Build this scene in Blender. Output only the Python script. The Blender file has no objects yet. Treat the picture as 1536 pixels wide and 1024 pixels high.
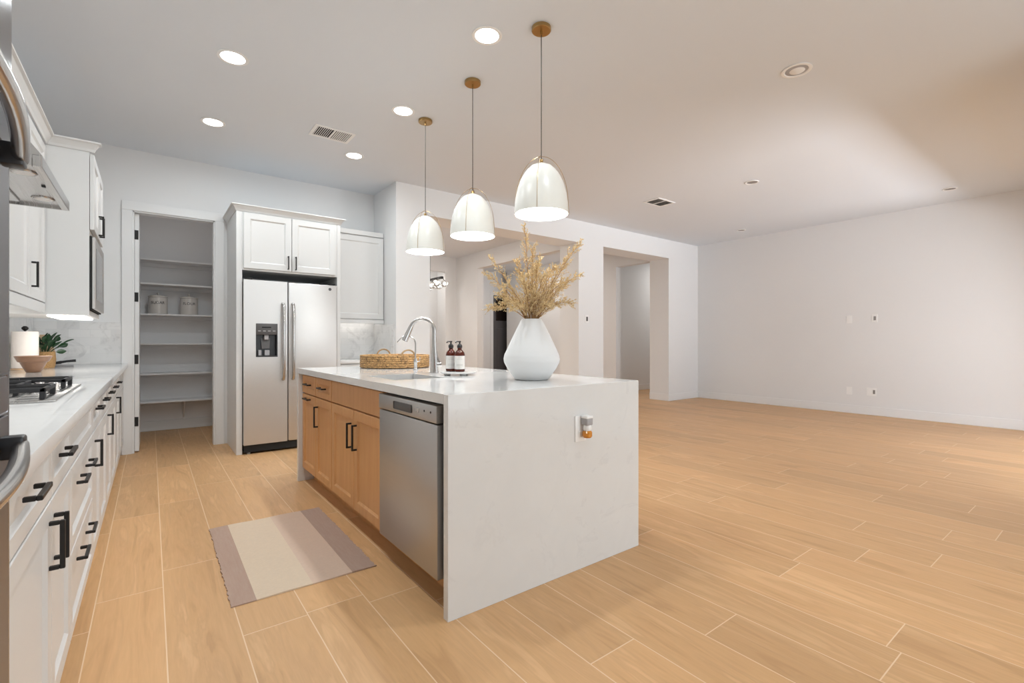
import bpy, bmesh, math, random
from mathutils import Vector, Matrix
S = bpy.context.scene
COL = S.collection
PI = math.pi
ZC = 3.068

# ------------------------------------------------------------------ camera, world, light
cd = bpy.data.cameras.new('camera'); cam = bpy.data.objects.new('camera', cd); COL.objects.link(cam)
cam.location = (0, 0, 1.1289); cam.rotation_euler = (PI/2, 0, -0.6488)
cd.sensor_width = 36; cd.lens = 36*715.14/1536; cd.shift_y = 0.0003; cd.clip_start = 0.02
S.camera = cam
S.view_settings.view_transform = 'Standard'; S.view_settings.look = 'None'
S.view_settings.gamma = 1.0; S.view_settings.use_curve_mapping = False
S.view_settings.exposure = 0.60
w = bpy.data.worlds.new('world'); S.world = w; w.use_nodes = True
w.node_tree.nodes['Background'].inputs[0].default_value = (0.88, 0.95, 1.0, 1)
w.node_tree.nodes['Background'].inputs[1].default_value = 1.25

def area(name, loc, rot, sx, sy, power, col=(1, 1, 1), spread=PI):
    l = bpy.data.lights.new(name, 'AREA'); l.shape = 'RECTANGLE'; l.size = sx; l.size_y = sy
    l.energy = power; l.color = col; l.spread = spread
    o = bpy.data.objects.new(name, l); COL.objects.link(o); o.location = loc; o.rotation_euler = rot
    return o
# daylight through the two glazed openings behind the camera
area('daylight_slider', (2.75, -2.62, 1.08), (PI/2-0.5, 0, 0), 3.0, 2.36, 33, (0.83, 0.94, 1.0))
area('daylight_slider', (6.65, -0.12, 1.22), (PI/2-0.5, 0, 0), 3.2, 2.3, 4, (0.82, 0.94, 1.0))
# sunlit paving outside bouncing up through the great room opening on to the ceiling
area('patio_bounce', (7.0, -5.6, 0.02), (PI, 0, 0), 5.0, 2.0, 1350, (0.90, 0.94, 1.0))
# unseen fill lights added under the ceilings of the pantry and rooms behind
area('dining_fill', (3.6, 7.6, 3.04), (0, 0, 0), 1.2, 1.6, 29, (1.0, 0.96, 0.91))
area('foyer_fill', (6.9, 8.6, 3.04), (0, 0, 0), 0.9, 1.8, 14, (1.0, 0.96, 0.92))
area('passage_fill', (10.2, 6.4, 3.04), (0, 0, 0), 0.8, 0.5, 9, (1.0, 0.96, 0.92))
area('pantry_fill', (0.2, 6.6, 3.04), (0, 0, 0), 0.5, 0.3, 1.1, (1.0, 0.98, 0.96))
area('corridor_fill', (4.6, 10.1, 3.04), (0, 0, 0), 0.6, 0.4, 8, (1.0, 0.96, 0.91))

# ------------------------------------------------------------------ materials
def mat(name, col, rough=0.5, metal=0.0, **kw):
    m = bpy.data.materials.new(name); m.use_nodes = True
    b = m.node_tree.nodes['Principled BSDF']
    b.inputs['Base Color'].default_value = (*col, 1)
    b.inputs['Roughness'].default_value = rough; b.inputs['Metallic'].default_value = metal
    for k, v in kw.items(): b.inputs[k.replace('_', ' ')].default_value = v
    return m
class NT:
    def __init__(s, m): s.t = m.node_tree; s.b = s.t.nodes['Principled BSDF']
    def n(s, typ, **kw):
        x = s.t.nodes.new(typ)
        for k, v in kw.items(): setattr(x, k, v)
        return x
    def l(s, a, b): s.t.links.new(a, b)
    def math(s, op, a, b=None, c=None):
        x = s.n('ShaderNodeMath', operation=op)
        for i, v in enumerate((a, b, c)):
            if v is None: continue
            if isinstance(v, (int, float)): x.inputs[i].default_value = v
            else: s.l(v, x.inputs[i])
        return x.outputs[0]
    def coord(s, scale=(1, 1, 1), out='Object'):
        tc = s.n('ShaderNodeTexCoord'); mp = s.n('ShaderNodeMapping')
        mp.inputs['Scale'].default_value = scale; s.l(tc.outputs[out], mp.inputs[0]); return mp.outputs[0]
    def noise(s, vec, scale=5, detail=3, rough=0.5, dist=0.0):
        x = s.n('ShaderNodeTexNoise'); x.inputs['Scale'].default_value = scale; x.inputs['Detail'].default_value = detail
        x.inputs['Roughness'].default_value = rough; x.inputs['Distortion'].default_value = dist
        if vec is not None: s.l(vec, x.inputs['Vector'])
        return x.outputs[0]
    def ramp(s, fac, stops):
        x = s.n('ShaderNodeValToRGB'); e = x.color_ramp.elements
        while len(e) < len(stops): e.new(0.5)
        for i, (p, c) in enumerate(stops): e[i].position = p; e[i].color = (*c, 1)
        s.l(fac, x.inputs[0]); return x.outputs[0]
    def mix(s, fac, a, b, mode='MIX'):
        x = s.n('ShaderNodeMix', data_type='RGBA', blend_type=mode)
        for i, v in ((0, fac), (6, a), (7, b)):
            if isinstance(v, (int, float)): x.inputs[i].default_value = v
            elif isinstance(v, tuple): x.inputs[i].default_value = (*v, 1)
            else: s.l(v, x.inputs[i])
        return x.outputs[2]
    def bump(s, h, strength=0.1, dist=0.01):
        x = s.n('ShaderNodeBump'); x.inputs['Strength'].default_value = strength; x.inputs['Distance'].default_value = dist
        s.l(h, x.inputs['Height']); s.l(x.outputs[0], s.b.inputs['Normal'])
    def color(s, c): s.l(c, s.b.inputs['Base Color'])
    def rough(s, r): s.l(r, s.b.inputs['Roughness'])

def paint(name, col, rough=0.6, bump=0.04, scale=180):
    m = mat(name, col, rough); t = NT(m)
    n = t.noise(t.coord(), scale, 2); t.bump(n, bump, 0.002)
    v = t.noise(t.coord(), 0.7, 2)
    t.color(t.ramp(v, [(0.3, tuple(c*0.985 for c in col)), (0.7, col)]))
    return m
M = {}
M['wall'] = paint('wall_paint', (0.815, 0.815, 0.815), 0.65)
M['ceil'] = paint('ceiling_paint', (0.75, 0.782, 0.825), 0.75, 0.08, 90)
M['trim'] = paint('trim_paint', (0.84, 0.84, 0.84), 0.4, 0.01)
M['pantry'] = paint('pantry_paint', (0.88, 0.87, 0.87), 0.7)
M['cab'] = paint('white_cabinet_paint', (0.715, 0.71, 0.70), 0.35, 0.01)
M['black'] = mat('black_metal', (0.018, 0.017, 0.017), 0.42, 0.3)
M['gap'] = mat('dark_gap', (0.012, 0.012, 0.012), 0.8)
M['blackplastic'] = mat('black_plastic', (0.02, 0.02, 0.022), 0.35)
M['iron'] = mat('cast_iron', (0.025, 0.025, 0.027), 0.55)
M['chrome'] = mat('brushed_nickel', (0.55, 0.54, 0.53), 0.22, 1.0)
M['brass'] = mat('aged_brass', (0.42, 0.28, 0.12), 0.28, 1.0)
M['cord'] = mat('black_cord', (0.02, 0.018, 0.016), 0.6)
M['plate'] = mat('plate_plastic', (0.90, 0.895, 0.885), 0.35)
M['plategrey'] = mat('grey_plastic', (0.09, 0.085, 0.085), 0.4)
M['slot'] = mat('outlet_slot', (0.25, 0.23, 0.22), 0.5)
M['label'] = mat('paper_label', (0.83, 0.81, 0.78), 0.6)
M['ink'] = mat('printed_ink', (0.35, 0.33, 0.31), 0.6)
M['inkblack'] = mat('black_ink', (0.02, 0.02, 0.02), 0.5)
M['amber'] = mat('amber_glass', (0.085, 0.012, 0.004), 0.08)
M['orange'] = mat('amber_oil', (0.62, 0.24, 0.03), 0.1)
M['greyplastic'] = mat('light_grey_plastic', (0.42, 0.41, 0.42), 0.4)
M['steelpan'] = mat('sink_steel', (0.16, 0.145, 0.13), 0.5, 0.25)
M['leaf'] = mat('dark_green_leaf', (0.018, 0.062, 0.022), 0.35)
M['straw'] = mat('dried_straw', (0.76, 0.59, 0.33), 0.7)
M['stalk'] = mat('dried_stalk', (0.42, 0.24, 0.10), 0.7)
M['paper'] = mat('paper_towel', (0.82, 0.77, 0.73), 0.9)
M['door_dark'] = mat('charcoal_door', (0.10, 0.096, 0.10), 0.4)
M['glass_dark'] = mat('dark_glass', (0.02, 0.014, 0.012), 0.08)

def emit(name, col, strength):
    m = bpy.data.materials.new(name); m.use_nodes = True; t = m.node_tree
    t.nodes.remove(t.nodes['Principled BSDF']); e = t.nodes.new('ShaderNodeEmission')
    e.inputs[0].default_value = (*col, 1); e.inputs[1].default_value = strength
    t.links.new(e.outputs[0], t.nodes['Material Output'].inputs[0]); return m
M['lens'] = emit('lamp_lens', (1.0, 0.97, 0.92), 9)
M['strip'] = emit('led_strip', (1.0, 0.96, 0.90), 6)
M['bulb'] = emit('bulb', (1.0, 0.95, 0.86), 26)
M['globe'] = emit('chandelier_bulb', (1.0, 0.94, 0.85), 14)

def floor_mat():
    m = mat('plank_tile_floor', (0.5, 0.3, 0.15), 0.42); t = NT(m)
    PW, PL = 0.2363, 1.2
    tc = t.n('ShaderNodeTexCoord'); sp = t.n('ShaderNodeSeparateXYZ'); t.l(tc.outputs['Object'], sp.inputs[0])
    xs = t.math('DIVIDE', t.math('SUBTRACT', sp.outputs[0], 0.047), PW)
    col = t.math('FLOOR', xs); fx = t.math('FRACT', xs)
    wn = t.n('ShaderNodeTexWhiteNoise', noise_dimensions='1D'); t.l(t.math('ADD', col, 31.7), wn.inputs['W'])
    ys = t.math('ADD', t.math('DIVIDE', sp.outputs[1], PL), t.math('ADD', wn.outputs[0], 0.0))
    row = t.math('FLOOR', ys); fy = t.math('FRACT', ys)
    dx = t.math('MULTIPLY', t.math('MINIMUM', fx, t.math('SUBTRACT', 1.0, fx)), PW)
    dy = t.math('MULTIPLY', t.math('MINIMUM', fy, t.math('SUBTRACT', 1.0, fy)), PL)
    d = t.math('MINIMUM', dx, dy)
    grout = t.math('LESS_THAN', d, 0.0021)
    cv = t.n('ShaderNodeCombineXYZ'); t.l(col, cv.inputs[0]); t.l(row, cv.inputs[1])
    wn2 = t.n('ShaderNodeTexWhiteNoise', noise_dimensions='2D'); t.l(cv.outputs[0], wn2.inputs['Vector'])
    pid = wn2.outputs[0]
    # grain coordinates: long along Y, shifted per plank
    gx = t.math('ADD', sp.outputs[0], t.math('MULTIPLY', pid, 7.0))
    gy = t.math('ADD', sp.outputs[1], t.math('MULTIPLY', pid, 13.0))
    gv = t.n('ShaderNodeCombineXYZ'); t.l(t.math('MULTIPLY', gx, 9.0), gv.inputs[0]); t.l(t.math('MULTIPLY', gy, 1.1), gv.inputs[1]); t.l(t.math('MULTIPLY', pid, 5.0), gv.inputs[2])
    big = t.noise(gv.outputs[0], 1.0, 4, 0.55, 1.4)
    gv2 = t.n('ShaderNodeCombineXYZ'); t.l(t.math('MULTIPLY', gx, 95.0), gv2.inputs[0]); t.l(t.math('MULTIPLY', gy, 5.0), gv2.inputs[1])
    fine = t.noise(gv2.outputs[0], 1.0, 3, 0.6, 0.8)
    cath = t.math('PINGPONG', t.math('MULTIPLY', big, 9.0), 1.0)
    tone = t.ramp(big, [(0.25, (0.60, 0.325, 0.128)), (0.52, (0.725, 0.415, 0.177)), (0.8, (0.815, 0.50, 0.24))])
    c1 = t.mix(t.math('MULTIPLY', fine, 0.62), tone, (0.52, 0.29, 0.125))
    c2 = t.mix(t.math('MULTIPLY', t.math('SUBTRACT', cath, 0.35), 0.34), c1, (0.40, 0.20, 0.08))
    br = t.math('ADD', 0.93, t.math('MULTIPLY', pid, 0.16))
    hv = t.n('ShaderNodeHueSaturation'); t.l(c2, hv.inputs['Color']); t.l(br, hv.inputs['Value']); hv.inputs['Saturation'].default_value = 0.95
    fin = t.mix(grout, hv.outputs[0], (0.82, 0.60, 0.39))
    t.color(fin)
    t.rough(t.math('ADD', 0.36, t.math('MULTIPLY', fine, 0.16)))
    t.bump(t.math('ADD', t.math('MULTIPLY', fine, 0.25), t.math('MULTIPLY', t.math('MINIMUM', d, 0.004), 250.0)), 0.12, 0.0015)
    return m
M['floor'] = floor_mat()
def quartz():
    m = mat('white_quartz', (0.80, 0.79, 0.78), 0.07); t = NT(m)
    c = t.coord()
    n = t.noise(c, 1.6, 6, 0.6, 1.0); n2 = t.noise(c, 5.5, 5, 0.65, 0.6); mask = t.noise(c, 1.1, 2)
    v = t.math('ABSOLUTE', t.math('SUBTRACT', n, 0.5))
    vein = t.ramp(v, [(0.0, (1, 1, 1)), (0.022, (0, 0, 0))])
    bw = t.n('ShaderNodeRGBToBW'); t.l(vein, bw.inputs[0])
    f = t.math('MULTIPLY', t.math('MULTIPLY', bw.outputs[0], t.math('GREATER_THAN', n2, 0.5)), t.math('MULTIPLY', mask, 0.24))
    base = t.ramp(n2, [(0.3, (0.735, 0.73, 0.72)), (0.7, (0.765, 0.757, 0.745))])
    t.color(t.mix(f, base, (0.48, 0.47, 0.48)))
    return m
M['quartz'] = quartz()
def wood(name, a, b, along='Z', rough=0.38, s=1.0):
    m = mat(name, a, rough); t = NT(m)
    sc = {'Z': (14*s, 14*s, 1.1*s), 'Y': (14*s, 1.1*s, 14*s), 'X': (1.1*s, 14*s, 14*s)}[along]
    n = t.noise(t.coord(sc), 1.3, 5, 0.6, 1.2)
    f = t.noise(t.coord(tuple(q*7 for q in sc)), 1.0, 3)
    c = t.ramp(n, [(0.3, a), (0.7, b)])
    t.color(t.mix(t.math('MULTIPLY', f, 0.22), c, tuple(q*0.6 for q in a)))
    return m
M['maple'] = wood('maple_veneer', (0.56, 0.27, 0.10), (0.66, 0.35, 0.14))
M['board'] = wood('light_board', (0.60, 0.40, 0.24), (0.70, 0.50, 0.32))
M['bowlwood'] = wood('bowl_wood', (0.22, 0.115, 0.065), (0.29, 0.16, 0.095), 'X')
def steel(name, col, rough, sc):
    m = mat(name, col, rough, 1.0); t = NT(m)
    n = t.noise(t.coord(sc), 1.0, 2)
    t.rough(t.math('ADD', rough-0.06, t.math('MULTIPLY', n, 0.12)))
    big = t.noise(t.coord((0.6, 0.6, 3.2)), 1.0, 1)
    t.bump(t.math('ADD', t.math('MULTIPLY', n, 0.02), big), 0.02, 0.02)
    return m
M['steel'] = steel('stainless_steel', (0.655, 0.645, 0.635), 0.46, (3, 3, 700))
M['steeldark'] = steel('dishwasher_steel', (0.50, 0.50, 0.50), 0.38, (3, 3, 500))
M['hoodsteel'] = steel('hood_steel', (0.58, 0.57, 0.56), 0.26, (400, 3, 3))
M['oven'] = mat('oven_black_glass', (0.075, 0.07, 0.075), 0.16, 0.5)
M['ovensteel'] = mat('black_stainless', (0.24, 0.235, 0.25), 0.35, 1.0)
M['ovenhandle'] = mat('handle_steel', (0.62, 0.60, 0.58), 0.2, 1.0)
def tile(name, axis):
    m = mat(name, (0.8, 0.79, 0.78), 0.18); t = NT(m)
    tc = t.n('ShaderNodeTexCoord'); sp = t.n('ShaderNodeSeparateXYZ'); t.l(tc.outputs['Object'], sp.inputs[0])
    cb = t.n('ShaderNodeCombineXYZ'); t.l(sp.outputs[axis], cb.inputs[0]); t.l(sp.outputs[2], cb.inputs[1])
    b = t.n('ShaderNodeTexBrick'); t.l(cb.outputs[0], b.inputs['Vector']); b.inputs['Scale'].default_value = 1.0
    b.inputs['Brick Width'].default_value = 0.155; b.inputs['Row Height'].default_value = 0.078
    b.inputs['Mortar Size'].default_value = 0.0016; b.inputs['Mortar Smooth'].default_value = 0.1
    b.inputs['Color1'].default_value = (0.74, 0.735, 0.73, 1); b.inputs['Color2'].default_value = (0.83, 0.82, 0.81, 1); b.inputs['Mortar'].default_value = (0.735, 0.73, 0.72, 1)
    n = t.noise(t.coord(), 5, 6, 0.65, 1.6)
    vein = t.ramp(n, [(0.36, (0.55, 0.54, 0.54)), (0.48, (1, 1, 1))])
    t.color(t.mix(0.35, b.outputs[0], vein, 'MULTIPLY'))
    t.bump(t.math('SUBTRACT', 1.0, b.outputs['Fac']), 0.25, 0.002)
    return m
M['tile_x'] = tile('marble_subway_tile', 0)
M['tile_y'] = tile('marble_subway_tile_side', 1)
def wicker(name, a, b, sc=70):
    m = mat(name, a, 0.7); t = NT(m)
    c = t.coord((1, 1, 1.4))
    n = t.noise(c, sc, 3, 0.6, 1.5); wv = t.n('ShaderNodeTexVoronoi'); wv.inputs['Scale'].default_value = sc*1.2; t.l(c, wv.inputs['Vector'])
    t.color(t.ramp(n, [(0.3, b), (0.62, a)])); t.bump(wv.outputs['Distance'], 0.8, 0.006)
    return m
M['rattan'] = wicker('rattan_weave', (0.60, 0.35, 0.14), (0.055, 0.022, 0.006), 42)
M['canehandle'] = mat('cane_handle', (0.30, 0.19, 0.09), 0.6)
M['pot'] = wicker('straw_pot', (0.55, 0.33, 0.14), (0.30, 0.16, 0.06), 110)
def rugmat():
    m = mat('woven_rug', (0.5, 0.45, 0.4), 0.95); t = NT(m)
    tc = t.n('ShaderNodeTexCoord'); sp = t.n('ShaderNodeSeparateXYZ'); t.l(tc.outputs['Object'], sp.inputs[0])
    base = t.ramp(t.math('ADD', t.math('DIVIDE', sp.outputs[0], 0.63), 0.5), [
        (0.0, (0.47, 0.285, 0.21)), (0.150, (0.86, 0.68, 0.49)), (0.52, (0.80, 0.57, 0.43)), (0.81, (0.44, 0.27, 0.205))])
    base.node.color_ramp.interpolation = 'CONSTANT'
    n = t.noise(t.coord((60, 320, 60)), 1.0, 3, 0.7); n2 = t.noise(t.coord((90, 9, 9)), 1.0, 4, 0.7)
    c = t.mix(t.math('MULTIPLY', n, 0.5), base, (0.33, 0.25, 0.20)); 
    c = t.mix(t.math('MULTIPLY', n2, 0.35), c, (0.66, 0.58, 0.50))
    t.color(c); t.bump(n, 0.6, 0.004)
    return m
M['rug'] = rugmat()
M['shade'] = paint('pendant_shade_enamel', (0.80, 0.79, 0.74), 0.3, 0.0)
M['ceramic'] = paint('matte_white_ceramic', (0.79, 0.785, 0.78), 0.55, 0.03, 120)
M['marble'] = quartz(); M['marble'].name = 'white_marble'
M['canister'] = paint('cream_canister_enamel', (0.68, 0.64, 0.60), 0.22, 0.0)
M['globeglass'] = mat('clear_glass', (0.9, 0.9, 0.9), 0.05, 0.0, Transmission_Weight=1.0, IOR=1.2)

# ------------------------------------------------------------------ mesh helpers
def origin(o):
    v = Vector((0, 0, 0))
    while o is not None: v += o.location; o = o.parent
    return v
class MB:
    def __init__(s): s.bm = bmesh.new()
    def _add(s, tmp):
        me = bpy.data.meshes.new('tmp'); tmp.to_mesh(me); tmp.free(); s.bm.from_mesh(me); bpy.data.meshes.remove(me)
    def box(s, x0, x1, y0, y1, z0, z1, bev=0.0, seg=2):
        t = bmesh.new(); bmesh.ops.create_cube(t, size=1)
        for v in t.verts: v.co = Vector(((x0+x1)/2+v.co.x*abs(x1-x0), (y0+y1)/2+v.co.y*abs(y1-y0), (z0+z1)/2+v.co.z*abs(z1-z0)))
        if bev: bmesh.ops.bevel(t, geom=t.edges[:], offset=bev, segments=seg, affect='EDGES', profile=0.5)
        s._add(t); return s
    def prism(s, pts, d):
        """extrude a closed polygon (list of 3-D points) along vector d"""
        d = Vector(d); a = [s.bm.verts.new(Vector(p)) for p in pts]; b = [s.bm.verts.new(Vector(p)+d) for p in pts]
        n = len(pts); s.bm.faces.new(a); s.bm.faces.new(b[::-1])
        for i in range(n): s.bm.faces.new((a[i], b[i], b[(i+1) % n], a[(i+1) % n]))
        return s
    def frame(s, p):
        p = Vector(p).normalized(); u = p.orthogonal().normalized(); return u, p.cross(u)
    def tube(s, pts, r, seg=10, cap=True, rs=None):
        pts = [Vector(p) for p in pts]; n = len(pts); rings = []
        T = [(pts[min(i+1, n-1)]-pts[max(i-1, 0)]).normalized() for i in range(n)]
        u, _ = s.frame(T[0])
        for i in range(n):
            u = (u-T[i]*u.dot(T[i])).normalized(); v = T[i].cross(u); R = rs[i] if rs else r
            rings.append([s.bm.verts.new(pts[i]+R*(math.cos(2*PI*k/seg)*u+math.sin(2*PI*k/seg)*v)) for k in range(seg)])
        for i in range(n-1):
            for k in range(seg): s.bm.faces.new((rings[i][k], rings[i][(k+1) % seg], rings[i+1][(k+1) % seg], rings[i+1][k]))
        if cap: s.bm.faces.new(rings[0][::-1]); s.bm.faces.new(rings[-1])
        return s
    def cyl(s, p0, p1, r, seg=20, r2=None): return s.tube([p0, p1], r, seg, rs=[r, r if r2 is None else r2])
    def ring(s, c, R, r, seg=40, ss=8, axis='Z'):
        c = Vector(c); pr = []
        for i in range(seg):
            a = 2*PI*i/seg; row = []
            for k in range(ss):
                b = 2*PI*k/ss; q = Vector(((R+r*math.cos(b))*math.cos(a), (R+r*math.cos(b))*math.sin(a), r*math.sin(b)))
                row.append(s.bm.verts.new(c+q))
            pr.append(row)
        for i in range(seg):
            for k in range(ss): s.bm.faces.new((pr[i][k], pr[(i+1) % seg][k], pr[(i+1) % seg][(k+1) % ss], pr[i][(k+1) % ss]))
        return s
    def lathe(s, prof, c=(0, 0, 0), seg=40, closed=False):
        c = Vector(c); rows = []
        for r, z in prof:
            if r < 1e-6: rows.append([s.bm.verts.new(c+Vector((0, 0, z)))])
            else: rows.append([s.bm.verts.new(c+Vector((r*math.cos(2*PI*k/seg), r*math.sin(2*PI*k/seg), z))) for k in range(seg)])
        m = len(rows)
        for i in range(m if closed else m-1):
            a, b = rows[i], rows[(i+1) % m]
            for k in range(seg):
                k2 = (k+1) % seg
                if len(a) == 1 and len(b) == 1: continue
                if len(a) == 1: s.bm.faces.new((a[0], b[k2], b[k]))
                elif len(b) == 1: s.bm.faces.new((a[k], a[k2], b[0]))
                else: s.bm.faces.new((a[k], a[k2], b[k2], b[k]))
        return s
    def shaker(s, p, U, V, N, t=0.02, rail=0.06, dep=0.009, slab=False):
        p, U, V, N = Vector(p), Vector(U), Vector(V), Vector(N); w, h = U.length, V.length; u, v = U/w, V/h; n = N.normalized()
        def rect(i, d): return [s.bm.verts.new(p+u*a+v*b+n*d) for a, b in ((i, i), (w-i, i), (w-i, h-i), (i, h-i))]
        e = 0.0025
        R = [rect(0, 0), rect(0, t-e), rect(e, t)]
        if not slab: R += [rect(rail, t), rect(rail+0.003, t-0.003), rect(rail+0.010, t-dep+0.002), rect(rail+0.012, t-dep)]
        for a, b in zip(R, R[1:]):
            for k in range(4): s.bm.faces.new((a[k], a[(k+1) % 4], b[(k+1) % 4], b[k]))
        s.bm.faces.new(R[-1]); s.bm.faces.new(R[0][::-1]); return s
    def pull(s, c, A, N, L=0.14, proj=0.032, th=0.0105):
        """square bar pull, centre c on the surface, long axis A, outward N"""
        c, A, N = Vector(c), Vector(A).normalized(), Vector(N).normalized(); B = A.cross(N)
        def bx(a0, a1, n0, n1):
            t = bmesh.new(); bmesh.ops.create_cube(t, size=1)
            for q in t.verts: q.co = c+A*((a0+a1)/2+q.co.x*(a1-a0))+N*((n0+n1)/2+q.co.y*(n1-n0))+B*(q.co.z*th)
            bmesh.ops.recalc_face_normals(t, faces=t.faces[:]); bmesh.ops.bevel(t, geom=t.edges[:], offset=0.0015, segments=1, affect='EDGES'); s._add(t)
        bx(-L/2, L/2, proj-th, proj); bx(-L/2, -L/2+th, 0, proj-th); bx(L/2-th, L/2, 0, proj-th); return s
    def out(s, name, m, parent=None, loc=None, smooth=True, angle=35, kind=None):
        off = origin(parent) if parent else Vector(loc or (0, 0, 0))
        bmesh.ops.recalc_face_normals(s.bm, faces=s.bm.faces[:])
        for v in s.bm.verts: v.co -= off
        me = bpy.data.meshes.new(name); s.bm.to_mesh(me); s.bm.free()
        me.materials.append(m)
        if smooth:
            me.polygons.foreach_set('use_smooth', [True]*len(me.polygons)); me.set_sharp_from_angle(angle=math.radians(angle))
        o = bpy.data.objects.new(name, me); COL.objects.link(o)
        if parent: o.parent = parent
        else: o.location = off
        if kind: o['kind'] = kind
        return o
def tag(o, label=None, cat=None, group=None):
    if label: o['label'] = label
    if cat: o['category'] = cat
    if group: o['group'] = group
    return o
def thing(name, loc, label, cat, group=None):
    o = bpy.data.objects.new(name, None); COL.objects.link(o); o.location = loc; o.empty_display_size = 0.05
    return tag(o, label, cat, group)
def copy_tree(o, loc=None, parent=None, label=None):
    c = o.copy(); COL.objects.link(c)
    if parent: c.parent = parent
    if loc is not None: c.location = loc
    if label: c['label'] = label
    for ch in list(o.children): copy_tree(ch, parent=c)
    return c
def text_mesh(body, size, ext=0.0004):
    cu = bpy.data.curves.new('lettering', 'FONT'); cu.body = body; cu.size = size; cu.align_x = 'CENTER'; cu.align_y = 'CENTER'; cu.extrude = ext
    o = bpy.data.objects.new('lettering', cu); COL.objects.link(o)
    bpy.context.view_layer.update()
    me = bpy.data.meshes.new_from_object(o.evaluated_get(bpy.context.evaluated_depsgraph_get()))
    bpy.data.objects.remove(o); bpy.data.curves.remove(cu); return me
def struct(mb, name, m, **k): return mb.out(name, m, kind='structure', smooth=False, **k)

# ------------------------------------------------------------------ the setting
struct(MB().box(-1.1, 11.2, -2.7, 11.3, -0.1, 0), 'floor', M['floor'])
struct(MB().box(-1.1, 11.2, -2.7, 11.3, ZC, ZC+0.1), 'ceiling', M['ceil'])
H = 2.722
XL = -0.865
struct(MB().box(XL-0.14, XL, -2.54, 7.7, 0, ZC), 'wall_left', M['wall'])
YP = 6.1445; OX0, OX1, OH = -0.142, 0.563, 2.452
b = MB().box(XL, OX0, YP, YP+0.12, 0, ZC).box(OX0, OX1, YP, YP+0.12, OH, ZC).box(OX1, 2.363, YP, YP+0.12, 0, ZC)
struct(b, 'wall_pantry', M['wall'])
b = MB().box(XL, 0.90, 7.56, 7.68, 0, ZC).box(0.72, 0.90, YP+0.12, 7.56, 0, ZC)
struct(b, 'wall_pantry_back', M['pantry'])
YB, YB2 = 5.4354, 5.866
b = MB().box(2.363, 2.819, YB, YP+0.12, 0, ZC).box(2.819, 5.461, YB, YB2, H, ZC).box(5.461, 6.041, YB, YB2, 0, ZC)
b.box(6.041, 7.869, YB, YB2, H, ZC).box(7.869, 11.1, YB, YB2, 0, ZC)
struct(b, 'wall_back', M['wall'])
XR = 8.8561
struct(MB().box(XR, XR+0.14, 0.1, YB, 0, ZC), 'wall_right', M['wall'])
b = MB().box(5.65, 5.81, YB2, 6.08, 0, ZC).box(5.65, 5.81, 6.08, 8.70, H, ZC).box(5.65, 5.81, 8.70, 10.9, 0, ZC)
struct(b, 'wall_dining_right', M['wall'])
b = MB().box(2.5, 4.30, 9.6, 9.72, 0, ZC).box(4.30, 5.37, 9.6, 9.72, H, ZC).box(5.37, 5.65, 9.6, 9.72, 0, ZC)
struct(b, 'wall_dining_far', M['wall'])
struct(MB().box(2.363, 2.5, YP+0.12, 10.9, 0, ZC), 'wall_dining_left', M['wall'])
struct(MB().box(2.5, 5.65, 10.5, 10.62, 0, ZC), 'wall_corridor', M['wall'])
b = MB().box(7.9, 8.05, 6.75, 10.66, 0, ZC).box(7.9, 8.05, YB2, 6.75, H, ZC)
struct(b, 'wall_foyer_right', M['wall'])
DX0, DX1, DZ = 7.60, 8.50, 2.44
b = MB().box(5.65, DX0, 10.9, 11.04, 0, ZC).box(DX1, 9.4, 10.9, 11.04, 0, ZC).box(DX0, DX1, 10.9, 11.04, DZ, ZC).box(9.26, 9.4, 7.22, 10.9, 0, ZC)
struct(b, 'wall_foyer_far', M['wall'])
b = MB().box(8.05, 11.1, 7.1, 7.22, 0, ZC).box(11.0, 11.1, YB2, 7.1, 0, ZC)
struct(b, 'wall_passage', M['wall'])
# rear walls behind the camera, with the glazed openings that bring the daylight in
b = MB().box(XL, 1.2, -2.54, -2.4, 0, ZC).box(1.2, 4.3, -2.54, -2.4, 2.44, ZC).box(4.3, 4.59, -2.54, -2.4, 0, ZC)
b.box(4.45, 4.59, -2.4, 0.1, 0, ZC)
b.box(4.45, 4.59, -9.0, -2.54, 0, 2.6)  # unseen outdoor wall, added to keep the patio bounce out of the nook
struct(b, 'wall_rear', M['wall'])
b = MB().box(4.45, 5.0, -0.04, 0.1, 0, ZC).box(5.0, 8.3, -0.04, 0.1, 2.44, ZC).box(8.3, XR+0.14, -0.04, 0.1, 0, ZC)
struct(b, 'wall_rear_right', M['wall'])
# baseboards
BH, BT = 0.13, 0.014
def base(name, *boxes):
    b = MB()
    for q in boxes: b.box(*q, 0, BH, 0.004, 1)
    struct(b, name, M['trim'])
base('baseboard_right', (XR-BT, XR, 0.1, YB-BT))
base('baseboard_back', (5.461-BT, 6.041+BT, YB-BT, YB), (7.869-BT, XR, YB-BT, YB), (7.869-BT, 7.869, YB, YB2), (5.461-BT, 5.461, YB, YB2), (6.041, 6.041+BT, YB, YB2))
base('baseboard_pantry', (XL, 0.72, 7.56-BT, 7.56))
base('baseboard_passage', (8.05, 11.0, 7.1-BT, 7.1), (7.9-BT, 7.9, 6.75, 10.6))
base('baseboard_dining', (5.65-BT, 5.65, 8.7, 9.6), (5.37, 5.65-BT, 9.6-BT, 9.6))
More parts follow.
